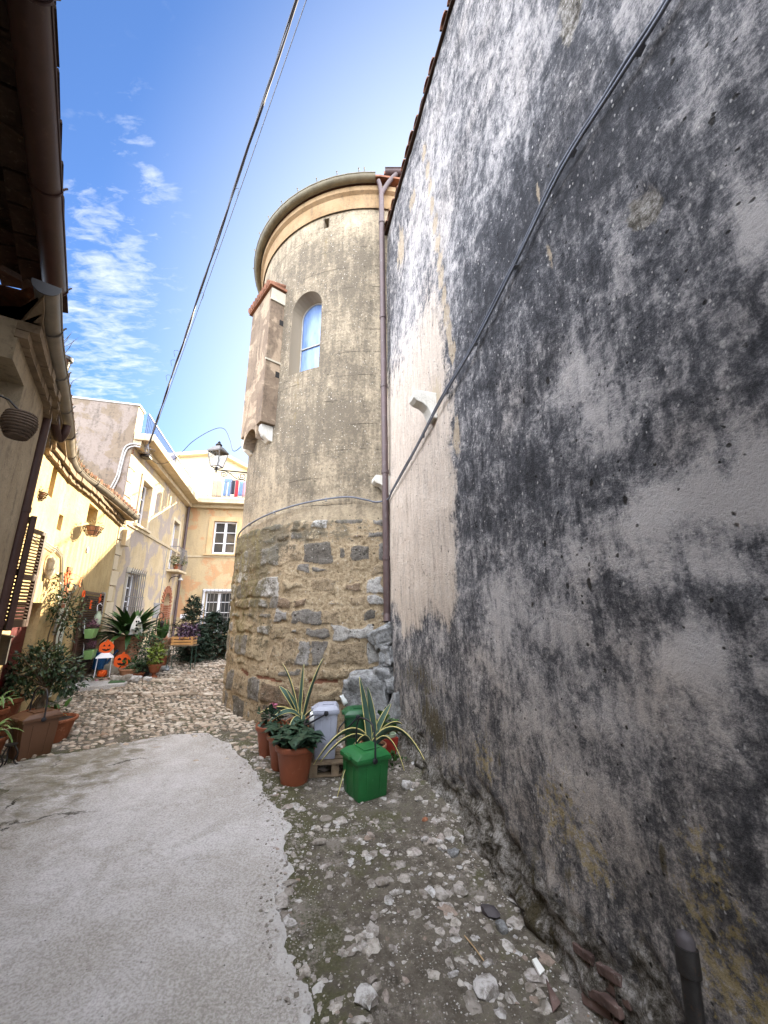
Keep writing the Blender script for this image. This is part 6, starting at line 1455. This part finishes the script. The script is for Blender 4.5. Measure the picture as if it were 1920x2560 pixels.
# pumpkin lantern on the threshold slab
lx, ly = -5.5, 8.05
TH = -1.30
b = MB(); fgp = [FG.pt(.55, 0, .0), FG.pt(2.0, 0, .0), FG.pt(1.95, 0, .75), FG.pt(1.5, 0, .95), FG.pt(.6, 0, .9)]
b.prism([(p.x, p.y) for p in fgp], (0, 0, -1.7), (1, 0, 0), (0, 1, 0), (0, 0, .36)); th_o = b.build('threshold', M_CONC, None, bevel=.02); th_o['kind'] = 'structure'
mp = FG.pt(.75, -1.337, .62); tag(MB().obox(mp, FG.e * .5, FG.n * .26, Vector((0, 0, .012))).build('door_mat', simple('green mat', (.06, .12, .05), .95, 0, .3, 40, 1), None), 'small green mat at the edge of the doorstep slab', 'mat')
lz0 = -1.335; lp0 = at_z(253, 1698, lz0); lx, ly = lp0.x, lp0.y
t = thing('pumpkin_lantern', 'white roofed glass lantern with a pumpkin inside and a pumpkin face on top', 'lantern', (lx, ly, lz0)); o_ = Vector((lx, ly, lz0)); ex, ez, en = face_axes(o_)
a_ = .125; b = MB()
for sx in (-1, 1):
    for sy in (-1, 1): b.bar(o_ + ex * sx * a_ + en * sy * a_ + Vector((0, 0, .03)), o_ + ex * sx * a_ * .9 + en * sy * a_ * .9 + Vector((0, 0, .40)), .012, .012, ex)
b.build('frame_post', M_WHITE, t, W=True)
MB().obox(o_ - ex * (a_ + .02) - en * (a_ + .02) + Vector((0, 0, .02)), ex * 2 * (a_ + .02), en * 2 * (a_ + .02), Vector((0, 0, .02))).build('base', M_WOOD, t, W=True, bevel=.004)
for sx in (-1, 1): MB().rock(o_ + ex * sx * .07 + en * .12 + Vector((0, 0, .012)), (.03, .03, .02), gr, None, 2, .1).build('foot', M_PINKC, t, 60, W=True)
for sx, sy, q in ((1, 0, ex), (-1, 0, ex), (0, 1, en), (0, -1, en)):
    nrm = ex * sx + en * sy; tn = en if sx else ex; MB().obox(o_ + nrm * a_ * .93 - tn * a_ * .9 + Vector((0, 0, .045)), tn * a_ * 1.8, nrm * .003, Vector((0, 0, .35))).build('glass_pane', M_CLEAR, t, W=True)
b = MB(); w1, w2 = a_ + .03, a_ * .55; b.add([o_ + ex * i * w1 + en * j * w1 + Vector((0, 0, .402)) for i, j in ((-1, -1), (1, -1), (1, 1), (-1, 1))] + [o_ + ex * i * w2 + en * j * w2 + Vector((0, 0, .49)) for i, j in ((-1, -1), (1, -1), (1, 1), (-1, 1))], [[0, 3, 2, 1], [4, 5, 6, 7], [0, 1, 5, 4], [1, 2, 6, 5], [2, 3, 7, 6], [3, 0, 4, 7]]); b.build('lantern_roof', M_WHITE, t, W=True, bevel=.008)
b = MB()
for k in range(8): b.rock(o_ + ex * .045 * math.cos(k * .785) + en * .045 * math.sin(k * .785) + Vector((0, 0, .105)), (.035, .035, .062), gr, None, 2, .02)
b.build('pumpkin', M_ORANGE, t, 60, W=True)
pumpkin_face(o_ + en * .05 + Vector((0, 0, .60)), ex, ez, en, .115, t)
# low stone block, blue can, big pot of broad leaves
def stone_block(x, y, z0, z1, w_, label): b = MB(); b.box((0, 0, 0), (w_, w_ * .8, z1 - z0), Matrix.Rotation(.3, 3, 'Z')); o = b.build('stone_block', M_REV, None, bevel=.03); o.location = (x, y, (z0 + z1) / 2); tag(o, label, 'stone block')
bp = Vector((-5.72, 9.05, 0)); gz_ = GZ(bp.x, bp.y)
stone_block(bp.x + .05, bp.y - .1, gz_ - .1, gz_ + .16, .72, 'pale stone block under the big pot of broad leaves')
def f_aspi(t, R_, H):
    b = MB()
    for i in range(95):
        a = gr.uniform(0, 6.28); l = gr.uniform(.45, .85); el = gr.uniform(.15, 1.3); d = Vector((math.cos(a) * math.cos(el), math.sin(a) * math.cos(el), math.sin(el)))
        b.leaf(Vector((.12 * math.cos(a), .12 * math.sin(a), H * .92)) + d * .12, d, (0, 0, 1), l, gr.uniform(.09, .13), gr.uniform(.25, .8), 6, .3)
    b.build('foliage', M_LFB, t, 180)
leafy_pot('big_urn', 'large tan terracotta pot with a fountain of broad dark leaves', bp.x, bp.y, .30, .56, M_TERRAO, f_aspi, gz_ + .16)
cp0 = Vector((-5.98, 8.62, 0)); t = thing('blue_can', 'blue enamel watering can standing left of the big leafy pot', 'watering can', (cp0.x, cp0.y, GZ(cp0.x, cp0.y) + .10), .6)
MB().lathe([(.12, 0), (.125, .02), (.115, .3), (.12, .32), (.1, .32), (.1, .28)], 22).build('can', M_BLUE, t, 40)
MB().tube(catmull([(-.11, 0, .26), (-.02, 0, .46), (.08, 0, .44), (.11, 0, .3)], 5), .01, 6).build('handle', M_BLUE, t, 60); MB().tube([(.1, 0, .08), (.24, 0, .3), (.28, 0, .36)], [.025, .018, .03], 8).build('spout', M_BLUE, t, 50)
# pumpkin sign on a stick stuck in a trough
sp = at_y(305, 1652, 8.35); t = thing('pumpkin_sign', 'orange pumpkin cut-out with a grin on a stick among the pots', 'sign', (sp.x, sp.y, GZ(sp.x, sp.y))); ex, ez, en = face_axes(sp)
pumpkin_face(sp, ex, ez, en, .135, t, True); MB().obox(sp - ex * .012 + Vector((.03, 0, -.38)) + en * .002, ex * .026, en * .008, Vector((-.02, 0, .27))).build('stick', M_ORANGE, t, W=True)
def px_pot(px, py, yy): p = at_y(px, py, yy); return p.x, p.y
x, y = px_pot(322, 1690, 8.25); leafy_pot('trough_pot', 'old tan trough pot with young greens below the pumpkin sign', x, y, .19, .19, M_TERRAO, f_bush(M_LFB, 60, (.2, .16, .09), .09, .05))
x, y = px_pot(357, 1685, 8.4); leafy_pot('grey_tub', 'dark grey tub with a tall soft green bush', x, y, .16, .26, M_IRON, f_bush(M_LFM, 800, (.34, .3, .38), .055, .03))
x, y = px_pot(384, 1690, 8.3); leafy_pot('footed_urn', 'little footed terracotta urn with a lime green plant', x, y, .12, .26, M_TERRA, f_bush(M_LFY, 260, (.17, .16, .22), .075, .05), None, True)
x, y = px_pot(345, 1692, 8.15); leafy_pot('herb_pot', 'low pot with feathery herb at the front of the pot group', x, y, .11, .12, M_TERRA, f_bush(M_LFM, 260, (.16, .15, .15), .05, .018))
x, y = px_pot(404, 1650, 9.4); leafy_pot('heather_pot', 'reddish pot with fine wispy heath at the back of the group', x, y, .15, .2, M_TERRA, f_bush(M_LFDRY, 240, (.22, .2, .18), .06, .012, 1.))
x, y = px_pot(398, 1640, 9.7); stone_block(x, y, GZ(x, y) - .1, GZ(x, y) + .30, .42, 'stone plinth under the rectangular planter')
t = thing('window_box', 'pale terracotta square planter with strappy leaves before the arch', 'planter', (x, y, GZ(x, y) + .30), .1)
b = MB(); b.add([(-.16, -.13, 0), (.16, -.13, 0), (.16, .13, 0), (-.16, .13, 0), (-.21, -.17, .26), (.21, -.17, .26), (.21, .17, .26), (-.21, .17, .26)], [[0, 3, 2, 1], [4, 5, 6, 7], [0, 1, 5, 4], [1, 2, 6, 5], [2, 3, 7, 6], [3, 0, 4, 7]]); b.build('box', M_TERRAO, t, 30, bevel=.012)
b = MB()
for i in range(26): a = gr.uniform(0, 6.28); b.leaf((.06 * math.cos(a), .06 * math.sin(a), .24), (math.cos(a) * .5, math.sin(a) * .5, 1), (math.cos(a), math.sin(a), .2), gr.uniform(.3, .55), .06, .4, 5)
b.build('foliage', M_LFB, t, 180)
for i, (px, py, s_, lab) in enumerate([(293, 1697, .11, 'tan rock at the left end of the pot border'), (318, 1700, .12, 'largest pale rock in front of the trough pot'), (338, 1708, .10, 'flat tan rock in front of the feathery herb'), (300, 1712, .08, 'low flat rock on the street side of the border'), (372, 1688, .08, 'upright rock beside the footed urn'), (400, 1660, .13, 'white rock behind the footed urn'), (412, 1668, .10, 'grey mossy rock at the right end of the border')]):
    p = at_y(px, py, 8.0 + .9 * (px > 390)); b = MB(); b.rock((0, 0, 0), (s_, s_ * .7, s_ * .7), gr, None, 2, .3); o = b.build('border_rock', M_ROCK if i != 6 else M_BOULD, None, 50); o.location = (p.x, p.y, GZ(p.x, p.y) + s_ * .35); tag(o, lab, 'rock', 'rocks edging the pot group')
# white paper ghost house, garden hook with small lantern
gp_ = at_y(341, 1566, 8.7); t = thing('paper_ghost', 'white pointed paper ghost with black spots among the broad leaves', 'decoration', gp_); ex, ez, en = face_axes(gp_)
MB().prism([(-.13, -.17), (.13, -.15), (.10, .05), (.02, .22), (-.03, .22), (-.09, .05)], gp_, ex, ez, en * .008).build('body', M_PAPER, t, W=True)
MB().tube([gp_ + Vector((0, 0, .18)), gp_ + ex * .08 + Vector((0, 0, .38))], [.012, .004], 6).build('hat_tip', M_DKCUT, t, 60, W=True)
for dx, dz in ((-.01, .10), (.03, .10), (0, .02), (.02, -.06), (.0, -.1)): MB().prism([(.018 * math.cos(a), .022 * math.sin(a)) for a in [k * .785 for k in range(8)]], gp_ + en * .009 + ex * dx + Vector((0, 0, dz)), ex, ez, en * .003).build('spot', M_DKCUT, t, W=True)
hp = at_y(380, 1640, 8.9); hz = GZ(hp.x, hp.y); t = thing('garden_hook', 'black iron garden hook holding a tiny lantern', 'plant hook', (hp.x, hp.y, hz))
MB().tube(catmull([(0, 0, 0), (0, 0, .7), (0, 0, 1.1), (.03, 0, 1.2), (.1, 0, 1.22), (.14, 0, 1.15), (.12, 0, 1.1)], 5), .009, 6).build('rod', M_IRON, t, 60)
MB().lathe([(.03, .92), (.035, .93), (.035, 1.0), (.05, 1.01), (.01, 1.06)], 8, (.12, 0, 0)).build('tiny_lantern', M_IRON, t, 30)
# --- conifer shrubs in front of the far house and the plant table
def conifer(label, x, y, h, r, n, lean=0):
    t = thing('conifer_shrub', label, 'shrub', (x, y, GZ(x, y)), gr.uniform(0, 6), 'dark shrubs under the far windows')
    s_ = MB(); b = MB(); s_.tube([(0, 0, 0), (0, 0, h * .9)], [.03, .006], 6)
    for i in range(n):
        z = h * (.04 + .94 * gr.random() ** 1.15); rr = r * (1 - (z / h) ** 1.6) * gr.uniform(.5, 1.1) + .05; a = gr.uniform(0, 6.28); d = Vector((math.cos(a), math.sin(a), gr.uniform(-.1, .35)))
        p0 = Vector((0, 0, z)); tip = p0 + d * rr; s_.tube([p0, tip], [.007, .002], 4)
        for k in range(9):
            u = .3 + .7 * gr.random(); q = p0.lerp(tip, u); dd = (d + Vector((gr.gauss(0, .7), gr.gauss(0, .7), gr.gauss(.0, .4)))).normalized()
            b.leaf(q, dd, (gr.gauss(0, .4), gr.gauss(0, .4), 1), gr.uniform(.07, .14), .034, .3, 2, .2)
    s_.build('trunk', M_BARK, t, 60); b.build('foliage', M_LFD, t, 180); return t
conifer('dark conifer with a pointed leader, leftmost of the shrubs under the far windows', -4.95, 10.3, 1.55, .55, 250)
conifer('broad dark shrub in the middle of the mass under the far windows', -4.35, 10.2, 1.15, .62, 280)
conifer('dark shrub nearest the tower, beneath the grated window', -3.85, 10.3, 1.05, .55, 240)
conifer('low dark shrub spreading behind the plant table', -4.55, 9.75, .85, .5, 200)
tp = at_y(455, 1640, 9.0); tz = GZ(tp.x, tp.y); TH_ = at_y(455, 1613, 9.0).z - tz
t = thing('plant_table', 'slim legged little table in front of the dark shrubs', 'table', (tp.x, tp.y, tz), .1)
MB().box((0, 0, TH_), (.56, .30, .02)).build('top', M_WOOD, t, bevel=.004)
for x in (-.24, .24):
    for y in (-.12, .12): MB().tube([(x * 1.05, y * 1.05, 0), (x, y, TH_ - .01)], .008, 6).build('leg', simple('green iron', (.02, .06, .04)) if 'green iron' not in bpy.data.materials else bpy.data.materials['green iron'], t, 60)
t = thing('wooden_crate', 'orange slatted wooden crate of purple trailing leaves on the little table', 'crate', (tp.x + .01, tp.y, tz + TH_ + .011), .1)
for z in (.03, .09, .15):
    for y in (-.12, .12): MB().box((0, y, z), (.46, .012, .045)).build('slat', M_CRATE, t, bevel=.002)
    for x in (-.225, .225): MB().box((x, 0, z), (.012, .226, .045)).build('slat', M_CRATE, t, bevel=.002)
for x in (-.2, .2):
    for y in (-.105, .105): MB().box((x, y, .09), (.03, .018, .18)).build('corner_post', M_CRATE, t)
MB().box((0, 0, .10), (.42, .20, .13)).build('soil', M_SOIL, t)
bush(420, (.04, 0, .27), (.28, .2, .17), .08, .035, gr, .5, .3, .3).build('foliage', M_PURP, t, 180)
# pots by the far wall near the tower
x, y = px_pot(560, 1640, 10.4); b = MB(); b.box((0, 0, .13), (.28, .2, .26)); o = b.build('wooden_box', M_CRATE, None, bevel=.01); o.location = (x, y, GZ(x, y)); tag(o, 'tan wooden box under the shrub next to the tower', 'box')
# balcony flower pot
q = FL.pt(5.15, 1.38, .24); t = thing('balcony_pot', 'terracotta pot of straggly flowers on the balcony above the arch', 'potted plant', q); pot_parts(t, .15, .22, M_TERRA)
bush(190, (0, 0, .36), (.34, .26, .22), .09, .035, gr, .4, .3, .4).build('foliage', M_LFDRY, t, 180); bush(120, (0, 0, .3), (.3, .24, .16), .09, .04, gr, .4, .3, .4).build('foliage', M_LFB, t, 180)

# ------------------------------------------------------------------ street lamp bracketed to the tower
A0 = Vector((-2.70, 7.2, 2.62)); adir = Vector((-.955, -.30, 0)).normalized(); A1 = A0 + adir * .58
t = thing('wall_lantern', 'old four sided street lantern on a scrolled iron bracket fixed to the tower', 'street lamp', A0)
MB().tube([A0 + Vector((.1, .03, 0)), A1 - adir * -.04], .014, 8).build('bracket_arm', M_IRON, t, 60, W=True)
def scroll(c, r, s_): return [c + adir * (s_ * r * (1 - k / 26) * math.cos(k * .48)) + Vector((0, 0, -r * (1 - k / 26) * math.sin(k * .48) * 1)) for k in range(20)]
b = MB(); b.tube(scroll(A0 + adir * .10 + Vector((0, 0, -.085)), .075, 1), .008, 5); b.tube(scroll(A0 + adir * .44 + Vector((0, 0, -.07)), .06, -1), .008, 5); b.tube(catmull([A0 + adir * .03 + Vector((0, 0, -.16)), A0 + adir * .2 + Vector((0, 0, -.14)), A0 + adir * .36 + Vector((0, 0, -.03)), A0 + adir * .5], 5), .009, 5)
b.build('scroll', M_IRON, t, 60, W=True)
lb = A1 + Vector((0, 0, .0)); b = MB(); b.tube([lb + Vector((0, 0, -.06)), lb + Vector((0, 0, .02)), lb + Vector((0, 0, .05))], [.012, .02, .03], 8); b.build('stem', M_IRON, t, 60, W=True)
def ring4(h, z, rot=.55): return [lb + Vector((math.cos(rot + k * math.pi / 2) * h, math.sin(rot + k * math.pi / 2) * h, z)) for k in range(4)]
lo_, hi_ = ring4(.115, .06), ring4(.19, .36); b = MB()
for k in range(4):
    b.bar(lo_[k], hi_[k], .016); b.bar(lo_[k], lo_[(k + 1) % 4], .018); b.bar(hi_[k], hi_[(k + 1) % 4], .022)
b.build('cage', M_RAILG, t, W=True)  # grey lighter than the iron paints backlit glare into the cage
for k in range(4):
    g = MB(); cc_ = lb + Vector((0, 0, .2)); vs = [lo_[k], lo_[(k + 1) % 4], hi_[(k + 1) % 4], hi_[k]]; inw = [v.lerp(Vector((lb.x, lb.y, v.z)), .07) for v in vs]; g.add(vs + inw, [[0, 1, 2, 3], [7, 6, 5, 4], [0, 4, 5, 1], [1, 5, 6, 2], [2, 6, 7, 3], [3, 7, 4, 0]]); g.build('glass_pane', M_CLEAR, t, W=True)
b = MB(); r1, r2, r3 = ring4(.215, .365), ring4(.10, .47), ring4(.07, .485)
for a_, c_ in ((r1, r2), (r2, r3)): b.add(a_ + c_, [[0, 1, 5, 4], [1, 2, 6, 5], [2, 3, 7, 6], [3, 0, 4, 7], [3, 2, 1, 0], [4, 5, 6, 7]])
b.build('roof', M_RAILG, t, W=True)  # same lighter grey, backlit glare put into the roof colour
b = MB(); b.lathe([(.05, .485), (.065, .51), (.045, .54), (.02, .555), (.03, .57), (.005, .60)], 12, lb); b.build('finial', M_IRON, t, 40, W=True)
b = MB(); b.lathe([(.02, .08), (.03, .1), (.05, .2), (.045, .26), (.01, .3)], 12, lb); b.build('bulb', M_PAPER, t, 60, W=True)

# ------------------------------------------------------------------ washing on the terrace
def cloth(px0, px1, py0, py1, m, name, label, cat, legs=False, W_=None, out=.42):
    W_ = W_ or FW; t0, z1 = W_.hit((px0), py0, out); t1, _ = W_.hit(px1, py0, out); _, z0 = W_.hit((px0 + px1) / 2, py1, out)
    b = MB(); n = 8
    def strip(ta, tb, za, zb):
        o = len(b.v); fs = []
        for j in range(7):
            for i in range(n + 1):
                u = i / n; v = j / 6; b.v.append(W_.pt(ta + (tb - ta) * u + .02 * v * math.sin(px0), za + (zb - za) * v, out + .03 * math.sin(u * 7 + px0) * (1 - v * .5)))
        for j in range(6):
            for i in range(n): a = o + j * (n + 1) + i; b.f.append([a, a + 1, a + n + 2, a + n + 1])
    if legs: strip(t0, (t0 + t1) / 2 - .015, z0, z1); strip((t0 + t1) / 2 + .015, t1, z0, z1); strip(t0, t1, z1 - .001, z1 + (z1 - z0) * .25)
    else: strip(t0, t1, z0, z1)
    o = b.build(name, m, None, 180); md = o.modifiers.new('t', 'SOLIDIFY'); md.thickness = .012; tag(o, label, cat, 'washing on the terrace'); return o
cloth(560, 580, 1205, 1240, M_DENIM, 'trousers', 'pale blue jeans pegged leftmost among the washing', 'trousers', True)
cloth(579, 588, 1200, 1236, M_DARKC, 'dark_shirt', 'dark shirt hanging between jeans and red cloth', 'shirt')
cloth(588, 598, 1200, 1243, M_REDC, 'red_towel', 'red towel hanging on the terrace line', 'towel')
cloth(598, 608, 1204, 1240, M_DENIM, 'blue_shirt', 'faded blue shirt right of the red towel', 'shirt')
cloth(607, 622, 1202, 1242, M_PINKC, 'pink_towel', 'pink towel at the right end of the washing, by the tower', 'towel')
cloth(533, 556, 1198, 1243, M_TANC, 'reed_screen', 'tan reed screen tied to the terrace railing', 'screen')
p0, p1 = FW.pt(FW.hit(556, 1199, .42)[0], FW.hit(556, 1199, .42)[1] + .12, .42), FW.pt(FW.hit(640, 1199, .42)[0], FW.hit(640, 1199, .42)[1] + .1, .42)
tag(MB().tube([p0, p0.lerp(p1, .5) - Vector((0, 0, .03)), p1], .006, 5).build('clothes_line', M_GREYP, None, 60), 'thin clothes line carrying the washing', 'line')

# ------------------------------------------------------------------ overhead cables
A = FL.pt(.05, 4.22, .36); Bp = Vector((-1.14, 3.14, 7.5)); dv = (Bp - A); far = A + dv * 1.9
oc = thing('overhead_cable', 'thick twisted bundle of cables strung overhead across the sky', 'cable', A)
def cat_(off, sag, r, m, nm, wig=0):
    pts = [A + dv * 1.9 * (k / 60) + Vector((0, 0, -sag * 4 * (k / 60) * (1 - k / 60))) + Vector((off[0] * math.cos(k * wig) - off[1] * math.sin(k * wig), off[1] * math.cos(k * wig), off[0] * math.sin(k * wig) + off[1])) for k in range(61)]
    return MB().tube(pts, r, 6).build(nm, m, oc, 60, W=True)
cat_((.014, 0), .22, .013, M_BLACKC, 'strand', .9); cat_((-.014, .004), .22, .012, M_CABLE, 'strand', .9); cat_((0, -.012), .22, .011, M_BLACKC, 'strand', .7)
oc2 = thing('overhead_wire', 'single thinner wire running just below the thick overhead bundle', 'cable', A)
MB().tube([A + Vector((.02, 0, 0)) + (dv + Vector((.07, .0, -.03))) * 1.9 * (k / 40) + Vector((0, 0, -.34 * 4 * (k / 40) * (1 - k / 40))) for k in range(41)], .006, 5).build('wire', M_CABLE, oc2, 60, W=True)
for f, s_ in ((.62, 1), (.52, 1), (.36, -1), (.33, -1), (.28, -1), (.74, 1)):
    b = MB(); p = A + dv * f * 1.0 - Vector((0, 0, .1)); b.tube(catmull([p, p + Vector((s_ * .05, .0, .05)), p + Vector((s_ * .11, -.02, .02)), p + Vector((s_ * .09, 0, -.10))], 4), .004, 4); b.build('loose_tie', M_BLACKC, oc, 60, W=True)
tw_ = thing('tangled_wire', 'tangle of thin wires and box where the cables meet the terrace slab', 'wire', A)
b = MB()
for i in range(7): q = A + Vector((gr.uniform(-.1, .15), gr.uniform(-.1, .3), gr.uniform(-.35, .1))); b.tube(catmull([A, A.lerp(q, .5) + Vector((gr.uniform(-.1, .1),) * 3), q, FL.pt(.3 + .1 * i, 4.1, .05)], 4), .007, 4)
b.build('wire', M_CABLE, tw_, 60, W=True)
MB().wbox(FL, .55, .8, 4.02, 4.1, .03, .25).build('junction_box', M_IRON, tw_, W=True, bevel=.01)
b = MB(); q0 = FL.pt(.8, 4.06, .2); pts = [q0, at_y(400, 1160, 10.2), at_y(440, 1145, 9.8), at_y(480, 1105, 9.2), at_y(530, 1075, 8.5), at_y(560, 1072, 8.0), at_y(575, 1100, 7.7), at_y(585, 1128, 7.5), at_y(616, 1105, 7.15)]
t = thing('thin_cable', 'thin black cable looping through the air from the terrace to the tower', 'cable', pts[0]); MB().tube(catmull(pts, 6), .008, 5).build('cable', M_BLACKC, t, 60, W=True)
